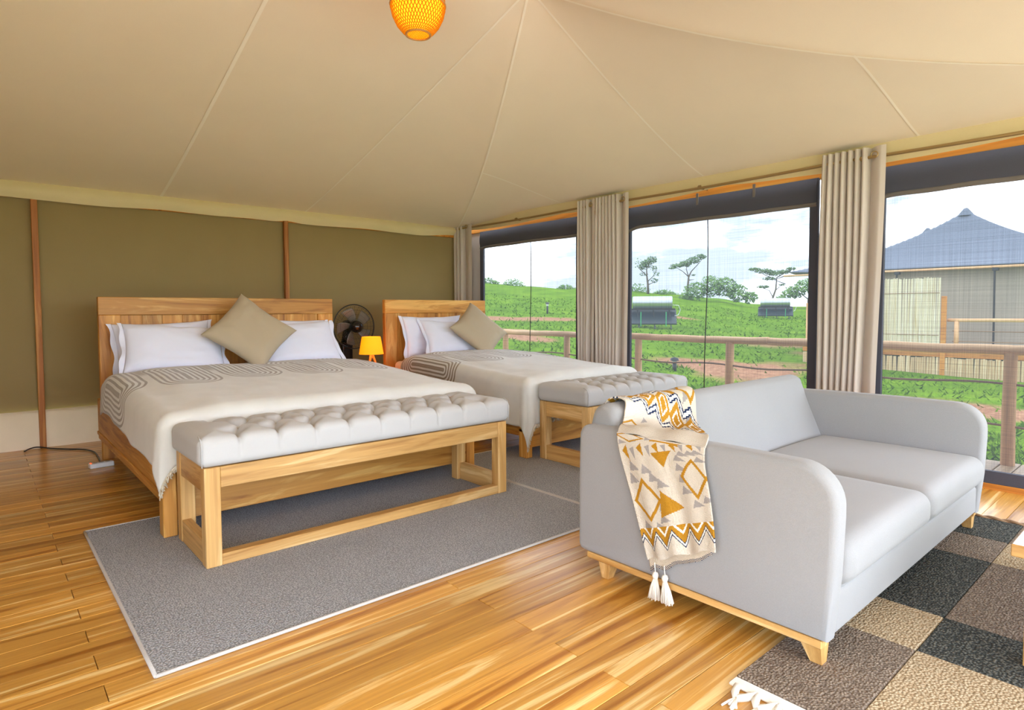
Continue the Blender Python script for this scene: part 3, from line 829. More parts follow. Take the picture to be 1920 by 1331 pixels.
def throw_upper(u, v):
    a, b = u * .95, v
    w = b - (a * .86 - .02)            # distance from the diagonal
    k = (a * 5.2) % 1.0; zz = abs(2 * k - 1)
    q = abs(w) / .20 + zz * .9
    if q < .95:
        if .42 < q < .58: return WHT
        return MUS
    e = abs(w) - .20 + zz * .12
    if 0 < e < .022: return NVY
    if .022 < e < .06: return WHT
    if .06 < e < .085: return NVY
    for (cu, cv, hu, hv) in ((.92, .22, .15, .22), (.10, .85, .14, .22)):
        q = abs(u - cu) / hu + abs(v - cv) / hv
        if .74 < q < 1.0: return MUS
    if intri((u, v), (.50, .12), (.68, .08), (.72, .36)): return MUS
    for (cu, cv) in ((.78, .16), (.82, .36), (.86, .55), (.25, .62), (.3, .85)):
        if intri((u, v), (cu, cv - .07), (cu + .06, cv + .02), (cu - .03, cv + .06)): return GRY
    return CRM
def catmull(P, t):
    n = len(P) - 1; x = clamp(t) * n; i = min(int(x), n - 1); f = x - i
    p0, p1, p2, p3 = (Vector(P[max(i - 1, 0)]), Vector(P[i]), Vector(P[i + 1]), Vector(P[min(i + 2, n)]))
    return .5 * ((2 * p1) + (-p0 + p2) * f + (2 * p0 - 5 * p1 + 4 * p2 - p3) * f * f + (-p0 + 3 * p1 - 3 * p2 + p3) * f ** 3)
def throw_mat():
    t = NT('knit_throw'); at = t.add('VertexColor', {'layer_name': 'knit'})
    v = t.add('TexCoord').outputs['Object']; vo = t.add('TexVoronoi', Vector=v, Scale=210.0, Randomness=.4)
    n = t.add('TexNoise', Vector=v, Scale=300.0)
    hs = t.add('HueSaturation', Color=at.outputs[0], Value=t.math('MULTIPLY_ADD', n.outputs[0], .3, .85))
    p = t.bsdf(Base_Color=hs.outputs[0], Roughness=.95, Normal=t.bump(vo.outputs['Distance'], .8, .004)); p.inputs['Specular IOR Level'].default_value = .05
    return t.m
M['throw'] = throw_mat()
throw = empty('throw_blanket', (1.9, 1.3, .14), 'knitted throw with mustard and grey triangles draped over the sofa arm', 'throw')
def colour_sheet(name, fn, cfn, nu, nv, parent):
    mb = MB().quadgrid(fn, nu, nv); o = build(name, mb, 'throw', parent, smooth=True)
    ca = o.data.color_attributes.new('knit', 'FLOAT_COLOR', 'CORNER')
    i = 0; buf = []
    for j in range(nv):
        for k in range(nu): buf += list(cfn((k + .5) / nu, (j + .5) / nv)) * 4
    ca.data.foreach_set('color', buf)
    md = o.modifiers.new('thickness', 'SOLIDIFY'); md.thickness = .006; md.offset = 0
    return o
# upper part: from the top of the backrest down to the arm
UL = [(2.02, 1.735, .685), (2.03, 1.68, .742), (2.035, 1.61, .738), (2.015, 1.595, .69), (1.97, 1.57, .660), (1.93, 1.55, .660), (1.897, 1.535, .638)]
UR = [(2.53, 1.735, .680), (2.545, 1.68, .742), (2.545, 1.605, .738), (2.36, 1.47, .635), (2.10, 1.27, .650), (1.965, 1.175, .668), (1.897, 1.146, .640)]
LL = [(1.897, 1.535, .638), (1.893, 1.515, .56), (1.892, 1.455, .40), (1.890, 1.405, .26), (1.885, 1.372, .178)]
LR = [(1.897, 1.146, .640), (1.893, 1.140, .58), (1.892, 1.115, .48), (1.890, 1.095, .38), (1.882, 1.078, .305)]
def up_fn(u, v):
    a, b = catmull(UL, v), catmull(UR, v); p = a.lerp(b, u)
    sag = .02 * math.sin(PI * u) * math.sin(PI * clamp((v - .35) / .4)) if .35 < v < .75 else 0
    return p + Vector((0, 0, .004 * math.sin(u * 14 + v * 5) - sag))
def lo_fn(u, v):
    a, b = catmull(LL, v), catmull(LR, v); p = a.lerp(b, u)
    rip = (.010 * math.sin(u * 11 + .8) + .006 * math.sin(u * 23)) * v - .012 * v
    p.z += .010 * math.sin(u * 17) * max(0, v - .8) * 5 * .6
    return p + Vector((rip - .004, 0, 0))
def hid(u, v): return throw_upper(u, (v - .15) / .62) if v < .77 else CRM
colour_sheet('upper_fold', up_fn, hid, 110, 110, throw)
colour_sheet('front_fold', lo_fn, throw_front, 130, 180, throw)
def in_fn(u, v):
    p = lo_fn(.02 + u * .86, lerp(.72, 1.0, v)); q = lerp(1, .0, u)
    return Vector((1.9005 - .004 * v, p.y + .004, p.z - (.052 - .022 * u) * v + .004 * math.sin(u * 20) * v))
colour_sheet('back_fold', in_fn, lambda u, v: (NVY if (int(u * 80) + int(v * 30)) % 2 and v > .86 else srgb(206, 190, 168)), 90, 30, throw)
def tassel(y_, z_, lean):
    kn = build('tassel', MB().lathe([(0, .014), (.009, .011), (.0125, 0), (.009, -.011), (.006, -.015)], (1.884, y_, z_), 14), 'cream', throw, smooth=True)
    st = MB()
    for k in range(60):
        a, rr = random.uniform(0, 2 * PI), random.uniform(0, 1) ** .5
        st.tube([(1.884 + .006 * rr * math.cos(a), y_ + .006 * rr * math.sin(a), z_ - .010), (1.884 + .014 * rr * math.cos(a), y_ + .017 * rr * math.sin(a) + lean * .5, z_ - .045), (1.884 + .018 * rr * math.cos(a), y_ + .026 * rr * math.sin(a) + lean, z_ - .088 + random.uniform(-.006, .006))], .0022, 4)
    build('strands', st, 'cream', kn, smooth=True, kind='stuff')
    build('loop', MB().tube([(1.884, y_, z_ + .012), (1.886, y_ + .004, z_ + .03), (1.89, y_ + .008, z_ + .045)], .002, 5), 'cream', kn, smooth=True)
tassel(1.342, .126, .006); tassel(1.300, .128, -.012)

# ================================================================== COFFEE TABLE
ct = empty('coffee_table', (2.95, .08, 0), 'low white topped wooden coffee table on the checked rug', 'table')
build('table_top', MB().bbox(2.362, 3.50, -.25, .382, .362, .400, .003), 'wood_y', ct)
build('white_top', MB().bbox(2.366, 3.496, -.246, .378, .3995, .4025, .001), 'white_layer', ct)  # thin white layer over the wooden top
for a in (2.40, 3.40):
    for b in (-.22, .29): build('leg', MB().bbox(a, a + .06, b, b + .06, .0145, .3615, .003), 'wood_z', ct)

# ================================================================== FAN, LAMPS, BEDSIDE TABLE
FX, FY, FZ = 2.945, 5.86, .962
fan = empty('pedestal_fan', (FX, FY, 0), 'black pedestal fan standing between the two headboards', 'fan')
build('base', MB().lathe([(0, .035), (.05, .034), (.16, .022), (.20, .010), (.20, .001), (0, .001)], (FX, FY + .12, 0), 40), 'black_plastic', fan, smooth=True, sharp=40)
build('pole', MB().tube([(FX, FY + .12, .03), (FX, FY + .12, .62)], .017, 14), 'black_plastic', fan, smooth=True)
cb = build('control_box', MB().rbox(FX - .065 - .04, FX + .06 - .04, FY + .06, FY + .17, .60, .80, .02, (3, 3, 3)), 'black_plastic', fan, smooth=True)
build('neck', MB().tube([(FX - .04, FY + .12, .78), (FX - .03, FY + .12, .93)], [.045, .032], 14), 'black_plastic', fan, smooth=True)
build('motor', MB().lathe([(0, -.10), (.05, -.098), (.068, -.07), (.07, .0), (.055, .05), (0, .055)], (0, 0, 0), 28).xf(Matrix.Translation((FX, FY + .10, FZ)) @ Matrix.Rotation(PI / 2, 4, 'X')), 'black_plastic', fan, smooth=True)
hubm = Matrix.Translation((FX, FY - .06, FZ)) @ Matrix.Rotation(PI / 2, 4, 'X')
hub = build('hub', MB().lathe([(0, .06), (.03, .055), (.055, .035), (.064, 0), (.06, -.03), (0, -.035)], (0, 0, 0), 28).xf(hubm), 'black_plastic', fan, smooth=True)
for k in range(5):
    def bl(u, v, k=k):
        r_ = lerp(.05, .195, v); a = 2 * PI * k / 5 + .5 + lerp(-.42, .42, u) * (1 - .25 * v) + .25 * v
        return (FX + r_ * math.cos(a), FY + lerp(-.022, .022, u), FZ + r_ * math.sin(a))
    b_ = build('blade', MB().quadgrid(bl, 8, 8), 'smoke_blade', fan, smooth=True)
    b_.modifiers.new('thickness', 'SOLIDIFY').thickness = .003
gr = MB(); R_ = .228
def circ(r_, y_, w, seg=72): gr.tube([(FX + r_ * math.cos(2 * PI * i / seg), y_, FZ + r_ * math.sin(2 * PI * i / seg)) for i in range(seg + 1)], w, 6, caps=False)
build('rim', MB().tube([(FX + R_ * math.cos(2 * PI * i / 72), FY - .005, FZ + R_ * math.sin(2 * PI * i / 72)) for i in range(73)], .0055, 8, caps=False), 'black_wire', fan, smooth=True)
for q in (.35, .55, .75, .9): circ(R_ * q, FY - .005 - .06 * math.sqrt(1 - q * q), .0012)
for k in range(60):
    a = 2 * PI * k / 60
    gr.tube([(FX + R_ * q * math.cos(a + .35 * (1 - q)), FY - .005 - .06 * math.sqrt(max(0, 1 - q * q)), FZ + R_ * q * math.sin(a + .35 * (1 - q))) for q in (.25, .5, .75, .92, 1)], .0009, 4)
    if k % 2 == 0: gr.tube([(FX + R_ * q * math.cos(a), FY - .005 + .06 * math.sqrt(max(0, 1 - q * q)), FZ + R_ * q * math.sin(a)) for q in (.3, .6, .9, 1)], .0009, 4)
build('grille', gr, 'black_wire', fan, smooth=True, kind='stuff')

bt = empty('bedside_table', (2.86, 5.36, 0), 'small wooden bedside table between the beds under the orange lamp', 'table')
build('table_top', MB().bbox(2.66, 3.04, 5.18, 5.50, .50, .53, .003), 'wood_x', bt)
for a in (2.67, 2.99):
    for b in (5.19, 5.45): build('leg', MB().bbox(a, a + .04, b, b + .04, .001, .499, .003), 'wood_z', bt)
build('drawer', MB().bbox(2.712, 2.988, 5.185, 5.48, .38, .499, .003), 'wood_x', bt)

LX, LY = 2.895, 5.40
def glow_mat(name, c, em, strength):
    t = NT(name); v = t.add('TexCoord').outputs['Object']
    n = t.add('TexNoise', Vector=v, Scale=60.0)
    p = t.bsdf(Base_Color=c, Roughness=.8, Emission_Color=em, Emission_Strength=strength, Normal=t.bump(n.outputs[0], .2, .002))
    tr = t.add('BsdfTranslucent', Color=c); mx = t.add('MixShader', i0=.45, i1=p.outputs[0], i2=tr.outputs[0]); t.l.new(mx.outputs[0], t.out.inputs[0])
    return t.m
M['shade'] = glow_mat('orange_lampshade', srgb(255, 180, 50), srgb(255, 170, 8), .14)
lamp = empty('table_lamp', (LX, LY, .531), 'small lit orange table lamp on tripod legs between the beds', 'lamp')
build('lamp_shade', MB().lathe([(.118, .703), (.089, .872), (.087, .872), (.116, .703)], (LX, LY, 0), 40), 'shade', lamp, smooth=True, sharp=40)
for k in range(3):
    a = 2 * PI * k / 3 - .5
    build('leg', MB().tube([(LX + .065 * math.cos(a), LY + .065 * math.sin(a), .532), (LX + .012 * math.cos(a), LY + .012 * math.sin(a), .69)], [.010, .012], 10), 'beam', lamp, smooth=True)
build('neck', MB().tube([(LX, LY, .66), (LX, LY, .72)], .02, 14), 'beam', lamp, smooth=True)
build('bulb', MB().lathe([(0, .825), (.018, .82), (.03, .795), (.025, .765), (.014, .74), (.014, .72), (0, .72)], (LX, LY, 0), 20), plain('lit_bulb', (1, .8, .4, 1), .5, Emission_Color=(1, .62, .22, 1), Emission_Strength=1.5), lamp, smooth=True)
pl_ = bpy.data.lights.new('lamp_light', 'POINT'); pl_.energy = .4; pl_.color = (1, .58, .20); pl_.shadow_soft_size = .04
plo = bpy.data.objects.new('lamp_light', pl_); COL.objects.link(plo); plo.parent = lamp; plo.location = (0, 0, .80 - .531)

# pendant
PX, PY, PZ = 1.84, 2.86, 2.605
pend = empty('pendant_lamp', (PX, PY, PZ), 'lit woven bamboo pendant lamp hanging from the tent roof', 'lamp')
prof = [(.062, 0), (.085, .018), (.112, .05), (.134, .095), (.145, .14), (.142, .19), (.118, .235), (.08, .26), (.05, .268)]
def pr(v):
    x = v * (len(prof) - 1); i = min(int(x), len(prof) - 2); f = x - i
    return (lerp(prof[i][0], prof[i + 1][0], f), lerp(prof[i][1], prof[i + 1][1], f))
wv = MB(); NS = 46
for sg in (-1, 1):
    for k in range(NS):
        pts = []
        for i in range(17):
            v = i / 16; r_, z_ = pr(v); a = 2 * PI * k / NS + sg * v * 1.5
            pts.append((PX + (r_ + .0012 * sg) * math.cos(a), PY + (r_ + .0012 * sg) * math.sin(a), PZ + z_))
        wv.tube(pts, .0026, 4, caps=False)
M['bamboo'] = glow_mat('bamboo_weave', srgb(190, 110, 24), srgb(255, 165, 3), .08)
M['liner'] = glow_mat('bamboo_liner', srgb(255, 205, 70), srgb(255, 184, 3), .17)
sh = build('shade', wv, 'bamboo', pend, smooth=True)
build('liner', MB().lathe([(r_ * .965, z_) for r_, z_ in prof], (PX, PY, PZ), 40), 'liner', pend, smooth=True)
bw = MB()
for k in range(-6, 7):
    c = k * .0095; h_ = math.sqrt(max(0, .061 ** 2 - c * c))
    for t0, t1 in (((c, -h_), (c, h_)), ((-h_, c), (h_, c))): bw.tube([(PX + t0[0], PY + t0[1], PZ + .002), (PX + t1[0], PY + t1[1], PZ + .002)], .0016, 4)
bo_ = build('bottom_disc', MB().lathe([(0, .005), (.061, .005)], (PX, PY, PZ), 32), 'liner', pend, smooth=True)
build('bottom_weave', bw, 'bamboo', bo_, smooth=True, kind='stuff')
for r_, z_ in ((.064, .001), (.146, .155), (.05, .268)):
    build('rim', MB().tube([(PX + r_ * math.cos(2 * PI * i / 40), PY + r_ * math.sin(2 * PI * i / 40), PZ + z_) for i in range(41)], .006, 8, caps=False), plain('bamboo_rim', srgb(196, 140, 70), .5), pend, smooth=True)
build('bulb', MB().lathe([(0, .10), (.022, .108), (.032, .135), (.026, .165), (.014, .19), (.014, .23), (0, .23)], (PX, PY, PZ), 20), 'lit_bulb' if False else bpy.data.materials['lit_bulb'], pend, smooth=True)
build('cord', MB().tube([(PX, PY, PZ + .23), (PX, PY, 3.115)], .004, 8), 'black_wire', pend, smooth=True)
ql = bpy.data.lights.new('pendant_light', 'POINT'); ql.energy = .14; ql.color = (1, .62, .22); ql.shadow_soft_size = .05
qlo = bpy.data.objects.new('pendant_light', ql); COL.objects.link(qlo); qlo.parent = pend; qlo.location = (0, 0, .08)

# power strip and its cable
ps = empty('power_strip', (.645, 5.27, 0), 'white power strip on the floor beside the large bed leg', 'power strip')
m_ = Matrix.Translation((.645, 5.27, 0)) @ Matrix.Rotation(.12, 4, 'Z')
bd = build('body', MB().bbox(-.075, .075, -.028, .028, .001, .036, .005).xf(m_), 'white_plastic', ps)
for k in range(3): build('socket', MB().lathe([(0, .0375), (.014, .0375), (.016, .036)], (-.04 + .04 * k, 0, 0), 16).xf(m_), plain('socket_grey', srgb(160, 160, 162), .5), ps)
build('switch', MB().bbox(-.069, -.062, -.01, .01, .036, .040, .001).xf(m_), plain('red_switch', srgb(220, 60, 30), .4, Emission_Color=srgb(255, 60, 20), Emission_Strength=.6), ps)
cpts = [(.252, 6.25, .006), (.29, 6.31, .012), (.345, 6.33, .014), (.43, 6.22, .008), (.54, 6.09, .008), (.62, 6.0, .008), (.668, 5.85, .008), (.668, 5.6, .008), (.655, 5.42, .010), (.650, 5.30, .022)]
cable = build('cable', MB().tube([catmull(cpts, i / 60) for i in range(61)], .0055, 8), 'black_wire', None, smooth=True)
tag(cable, 'black cable curling over the floor from the power strip to the wall', 'cable')

# ================================================================== OUTSIDE: DECK AND RAILING
deck = build('deck', MB().box(4.78, 5.72, -.7, 6.75, -.16, -.045), 'gap', kind='structure')
cache2 = MB().bbox(-.47, .47, -.049, .049, -.024, 0, .003); dme = bpy.data.meshes.new('board'); dme.from_pydata(cache2.v, [], cache2.f); dme.materials.append(M['deck'])
y = -.65; dl = root_loc(deck)
while y < 6.74:
    o = bpy.data.objects.new('board', dme); COL.objects.link(o); o.parent = deck; o.location = Vector((5.255, y, -.02)) - dl; y += .1055
sky_blocker = build('sky_blocker', MB().quadgrid(lambda u, v: (lerp(X0 - .2, 5.6, u), lerp(-.66, -1.9, v), lerp(2.19, 2.10, v) - .05 * math.sin(PI * v)), 20, 10), 'ceiling', smooth=True, kind='structure')  # added out of view; blocks the high sky above the sofa
bounce_deck = build('bounce_deck', MB().box(X0 - .5, 5.72, -3.2, -.70, -.14, -.03), 'deck', kind='structure')  # unseen pale slab, added to bounce light in through the front

rail = empty('deck_railing', (5.63, 3.7, -.02), 'peeled pole railing with two ropes along the deck outside', 'railing')
for yy in (.945, 2.04, 3.143, 4.261, 5.377, 6.575):
    build('post', MB().tube([(5.631, yy, -.02), (5.631 + .004, yy + .004, .4), (5.631, yy, .80)], [.044, .042, .040], 14), 'pole_z', rail, smooth=True, sharp=50)
def bar(a, b, r_, seed):
    n = 14; return MB().tube([Vector(a).lerp(Vector(b), i / n) + Vector((.008 * wob(i * .6, 1, seed), 0, .008 * wob(i * .6 + 5, 1, seed))) for i in range(n + 1)], [r_ * (1 + .06 * wob(i * .8, 1, seed + 4)) for i in range(n + 1)], 14)
for i, (a, b) in enumerate(((-.6, .945), (.945, 2.75), (2.75, 4.70), (4.70, 6.60))):
    build('top_rail', bar((5.631, a, .82), (5.631, b, .82), .037, i), 'pole', rail, smooth=True, sharp=50)
build('end_rail', bar((5.64, 6.60, .82), (4.80, 6.63, .81), .034, 9), 'pole', rail, smooth=True, sharp=50)
for z_ in (.565, .258):
    build('rope', MB().tube([(5.631, lerp(-.6, 6.57, i / 60), z_ + .012 * math.cos(lerp(-.6, 6.57, i / 60) * 5.6)) for i in range(61)], .0085, 8), 'rope', rail, smooth=True)

# ---- terrain
SKYL = [(-180, 1.0), (0, .6), (9, .8), (20, 1.25), (24.5, 1.43), (27, 1.6), (30.5, 2.24), (34.9, 2.67), (38, 3.0), (43, 3.25), (47.6, 3.5), (51.5, 3.8), (70, 3.8), (110, 2), (180, 1.0)]
def skyl(az):
    for (a, s), (b, t) in zip(SKYL[:-1], SKYL[1:]):
        if a <= az <= b: return lerp(s, t, sstep(a, b, az))
    return 1.0
def ground_z(x, y):
    r = math.hypot(x, y); az = math.degrees(math.atan2(y, x))
    S = skyl(az); f = clamp((r - 12) / 48)
    z = -.62 + (S + .62) * f
    if r > 60: z -= (r - 60) * .02
    return z + .10 * mnoise.noise(Vector((x * .25, y * .25, 0))) * clamp((r - 10) / 12)
def dirt_at(x, y):
    r = math.hypot(x, y); az = math.degrees(math.atan2(y, x)); n = mnoise.noise(Vector((x * .45, y * .45, 4))); n2 = mnoise.noise(Vector((x * 1.6, y * 1.6, 9)))
    d = 0
    def blob(a, ra, da, dr): return math.exp(-((az - a) / da) ** 2 - ((r - ra) / dr) ** 2)
    d += 1.5 * blob(50.5, 22.5 , 5.0, 1.1) + 1.5 * blob(50.0, 27.5, 5.0, 1.2) + 1.0 * blob(45, 28.5, 2.5, 1.0) + 1.1 * blob(46.5, 20.8, 2.5, .7)
    d += 1.5 * blob(27.5, 16.3, 4.5, 1.6) + 1.3 * blob(25.5, 24.0, 3.4, 1.6) + 1.0 * blob(33, 17.2, 4, .9) + 1.1 * blob(35, 33, 3, 1.2) + .8 * blob(22, 20, 3, 2)
    d += 1.6 * blob(13, 12.8, 9, .8)
    return clamp((d + .35 * n + .25 * n2 - .42) * 2.6)
def ground_mat():
    t = NT('grassland'); at = t.add('Attribute', {'attribute_name': 'dirt'})
    v = t.add('TexCoord').outputs['Object']
    n = t.add('TexNoise', Vector=v, Scale=.6, Detail=6.0, Roughness=.7); n2 = t.add('TexNoise', Vector=v, Scale=7.0, Detail=5.0, Roughness=.7)
    g = t.ramp(t.math('ADD', t.math('MULTIPLY', n.outputs[0], .6), t.math('MULTIPLY', n2.outputs[0], .4)), [(.32, srgb(68, 100, 8)), (.5, srgb(106, 144, 18)), (.68, srgb(142, 170, 34))])
    s = t.ramp(n2.outputs[0], [(.3, srgb(150, 100, 72)), (.7, srgb(206, 156, 118))])
    col = t.mix(at.outputs['Fac'], g, s)
    sa = t.add('Attribute', {'attribute_name': 'bounce_ground'})
    sc_ = t.ramp(n2.outputs[0], [(.3, srgb(206, 196, 180)), (.7, srgb(232, 224, 210))])  # pale colour of the added bounce ground
    col = t.mix(sa.outputs['Fac'], col, sc_)
    p = t.bsdf(Base_Color=col, Roughness=.95, Normal=t.bump(n2.outputs[0], .6, .15)); p.inputs['Specular IOR Level'].default_value = .05
    return t.m
M['ground'] = ground_mat()
azs = [-180 + 6 * i for i in range(28)] + [-12 + .45 * i for i in range(160)] + [60 + 6 * i for i in range(21)]
rs = [.5, 2, 3, 4.5, 6, 7.5] + [9 + .3 * i for i in range(90)] + [36 + 1.2 * i for i in range(24)] + [66, 72, 80, 95, 120, 170]
gm = MB(); na = len(azs); dirtv = []
for r_ in rs:
    for a in azs:
        x, y = r_ * math.cos(math.radians(a)), r_ * math.sin(math.radians(a)); gm.v.append((x, y, ground_z(x, y))); dirtv.append(dirt_at(x, y))
for j in range(len(rs) - 1):
    for i in range(na):
        i2 = (i + 1) % na; gm.f.append((j * na + i, (j + 1) * na + i, (j + 1) * na + i2, j * na + i2))
ground = build('ground', gm, 'ground', None, smooth=True, kind='structure')
da = ground.data.attributes.new('dirt', 'FLOAT', 'POINT'); da.data.foreach_set('value', dirtv)
def bounce_ground_at(x, y):
    # pale ground added out of view to bounce skylight up to the ceiling
    r = math.hypot(x, y); return sstep(15, 11, r) if (y < -1 or x < -1.2) and not (x > 5.5 and y > -2) else 0.0
sa_ = ground.data.attributes.new('bounce_ground', 'FLOAT', 'POINT'); sa_.data.foreach_set('value', [bounce_ground_at(v[0], v[1]) for v in gm.v])
# grass blades
M['grass'] = NT('grass_blades').m
_t = NT('grass_blade'); _oi = _t.add('TexNoise', Vector=_t.add('TexCoord').outputs['Object'], Scale=1.5, Detail=4.0)
_p = _t.bsdf(Base_Color=_t.ramp(_oi.outputs[0], [(.3, srgb(76, 112, 8)), (.7, srgb(134, 164, 28))]), Roughness=.8); M['grass'] = _t.m
gb = MB(); cnt = 0
while cnt < 15000:
    az = random.uniform(5, 53); r_ = 8.2 + 36 * random.random() ** 1.9; a = math.radians(az); x, y = r_ * math.cos(a), r_ * math.sin(a)
    if x < 6.1 or (16.6 < x and y < 8): continue
    if dirt_at(x, y) > .35 and random.random() < .93: continue
    z = ground_z(x, y); h = random.uniform(.035, .11) * (1.1 + .6 * mnoise.noise(Vector((x * .5, y * .5, 3)))); th = random.uniform(0, PI); w = random.uniform(.012, .03) * (1 + r_ * .03)
    dx, dy = w * math.cos(th), w * math.sin(th); lx, ly = random.uniform(-.16, .16), random.uniform(-.16, .16); b = len(gb.v)
    gb.v += [(x - dx, y - dy, z - .02), (x + dx, y + dy, z - .02), (x + lx, y + ly, z + h)]; gb.f.append((b, b + 1, b + 2)); cnt += 1
go = build('grass', gb, 'ground', None); tag(go, 'short green grass covering the slope outside the windows', 'grass', kind='stuff')

# ---- trees
M['bark'] = plain('acacia_bark', srgb(112, 98, 84), .9)
def leafmat(name, c1, c2):
    t = NT(name); n = t.add('TexNoise', Vector=t.add('TexCoord').outputs['Object'], Scale=1.2, Detail=3.0)
    t.bsdf(Base_Color=t.ramp(n.outputs[0], [(.35, c1), (.65, c2)]), Roughness=.9); return t.m
M['leaf'] = leafmat('acacia_leaf', srgb(84, 112, 70), srgb(120, 146, 92)); M['leaf2'] = leafmat('bush_leaf', srgb(92, 128, 66), srgb(136, 168, 92))
def polar(az, r_): return (r_ * math.cos(math.radians(az)), r_ * math.sin(math.radians(az)))
def leaves(mb, c, rad, n, size):
    for _ in range(n):
        while True:
            p = Vector((random.uniform(-1, 1), random.uniform(-1, 1), random.uniform(-1, 1)))
            if p.length <= 1: break
        p = Vector((c[0] + p.x * rad[0], c[1] + p.y * rad[1], c[2] + p.z * rad[2]))
        a = Vector((random.uniform(-1, 1), random.uniform(-1, 1), random.uniform(-1, 1))).normalized() * size * random.uniform(.6, 1.3); b_ = a.orthogonal().normalized() * size * .6
        k = len(mb.v); mb.v += [tuple(p - a), tuple(p + b_), tuple(p + a), tuple(p - b_)]; mb.f.append((k, k + 1, k + 2, k + 3))
def tree(az, r_, trunk, branches, clumps, label, leafm='leaf', size=.10, name='acacia_tree', cat='tree', group='acacia trees on the hill'):
    """trunk / branches / clumps in local (lateral, height) metres; lateral runs to the viewer's right"""
    bx, by = polar(az, r_); bz = ground_z(bx, by) - .05
    a = math.radians(az); R = Vector((math.sin(a), -math.cos(a), 0)); Fw = Vector((math.cos(a), math.sin(a), 0))
    P = lambda l, h, d=0: Vector((bx, by, bz)) + R * l + Fw * d + Vector((0, 0, h))
    root = empty(name, (bx, by, bz), label, cat, group)
    if trunk:
        n = len(trunk); build('trunk', MB().tube([P(*t) for t in trunk], [lerp(.12, .05, i / (n - 1)) for i in range(n)], 8), 'bark', root, smooth=True)
    if branches:
        bm_ = MB()
        for br in branches: bm_.tube([P(*t) for t in br], [lerp(.05, .018, i / (len(br) - 1)) for i in range(len(br))], 6)
        build('branches', bm_, 'bark', root, smooth=True)
    lf = MB()
    for (l, h, rl, rh, n) in clumps:
        d = random.uniform(-.4, .4); c = P(l, h, d); leaves(lf, c, (rl, rl, rh), n, size)
    build('foliage', lf, leafm, root, kind='stuff')
    return root
tree(36.28, 58, [(0, 0), (-.03, 1.0), (-.12, 1.7), (-.15, 2.3)], [[(-.12, 1.7), (-.7, 2.3), (-1.0, 2.6)], [(-.05, 1.2), (.45, 1.7), (.8, 2.3)], [(-.15, 2.3), (.1, 3.0), (.5, 3.3)], [(0, .9), (.6, 1.2)]],
     [(-.15, 2.9, .55, .45, 300), (.3, 3.2, .5, .35, 180), (-.5, 2.6, .4, .3, 120), (.5, 2.4, .4, .25, 60), (.55, 1.3, .35, .25, 50), (-.9, 2.9, .4, .5, 50), (.7, 1.9, .3, .3, 40), (-.4, 1.9, .4, .2, 40)],
     'upright round crowned acacia tree on the hill behind the steel tank')
tree(32.85, 58, [(0, 0), (.05, .9), (.12, 1.8), (.35, 2.3)], [[(.12, 1.8), (-.4, 2.3), (-1.2, 2.8)], [(.35, 2.3), (.9, 2.9), (1.3, 3.4)], [(.12, 1.8), (-.1, 2.5), (0, 3.0)], [(.15, 1.5), (.6, 1.55)]],
     [(-.9, 2.85, .65, .18, 220), (-.2, 3.0, .6, .28, 260), (.5, 3.25, .6, .30, 260), (1.1, 3.6, .55, .25, 200), (-1.3, 2.6, .35, .1, 60), (.55, 1.95, .2, .06, 20)],
     'leaning flat topped acacia tree left of the broad bush on the hill')
tree(25.75, 62, [(0, 0), (0, .8), (.25, 1.6), (.32, 2.7)], [[(.32, 2.5), (-.6, 2.9), (-1.7, 3.6)], [(.32, 2.7), (1.0, 3.1), (1.7, 3.5)], [(0, .9), (-.3, 1.5), (-1.2, 1.9)], [(.2, 1.5), (.7, 1.95)]],
     [(-1.6, 3.5, .55, .16, 160), (-.8, 3.3, .8, .22, 280), (.1, 3.1, .8, .25, 280), (.9, 3.2, .6, .2, 180), (1.5, 3.45, .45, .15, 110), (-.8, 1.85, .6, .14, 130), (-.3, 2.6, .6, .15, 110), (.75, 2.0, .25, .07, 25)],
     'wide flat topped acacia tree behind the smaller steel tank')
tree(30.4, 52, None, None, [(-1.6, .9, .9, .8, 420), (-.4, 1.3, 1.0, .9, 520), (.7, 1.2, .9, .85, 460), (1.7, .7, .8, .7, 360), (2.6, .35, .6, .5, 220), (-2.4, .4, .6, .5, 200)], 'broad green bush on the hill between two acacia trees', 'leaf2', .13, 'bush', 'bush', 'bushes on the hill')
tree(23.6, 55, [(.6, 0), (.6, .8), (.7, 1.4)], [[(.6, .8), (0, 1.3), (-.8, 1.6)], [(.6, .9), (1.3, 1.5)]], [(-.5, 1.4, .9, .5, 330), (.6, 1.9, 1.1, .6, 420), (1.6, 2.1, .9, .6, 320), (-1.3, .9, .6, .35, 160)], 'broad leafy tree beside the neighbouring tent eave', 'leaf2', .13, 'leafy_tree', 'tree', 'leafy trees on the hill')
for (az, w, h, lab) in ((51.0, .8, .5, 'small bush on the skyline by the left window frame'), (48.7, 1.0, .6, 'rounded bush on the skyline in the left window'), (43.8, .7, .4, 'low bush on the skyline beside the pleated curtain'), (37.6, 1.5, .6, 'low bush on the skyline at the left edge of the middle window'), (34.9, 1.1, .35, 'low bush on the skyline above the steel tank')):
    tree(az, 60, None, None, [(0, .15, w, h, 260), (-.5, .05, w * .6, h * .6, 120), (.6, .05, w * .7, h * .6, 120)], lab, 'leaf2', .12, 'bush', 'bush', 'bushes on the hill')

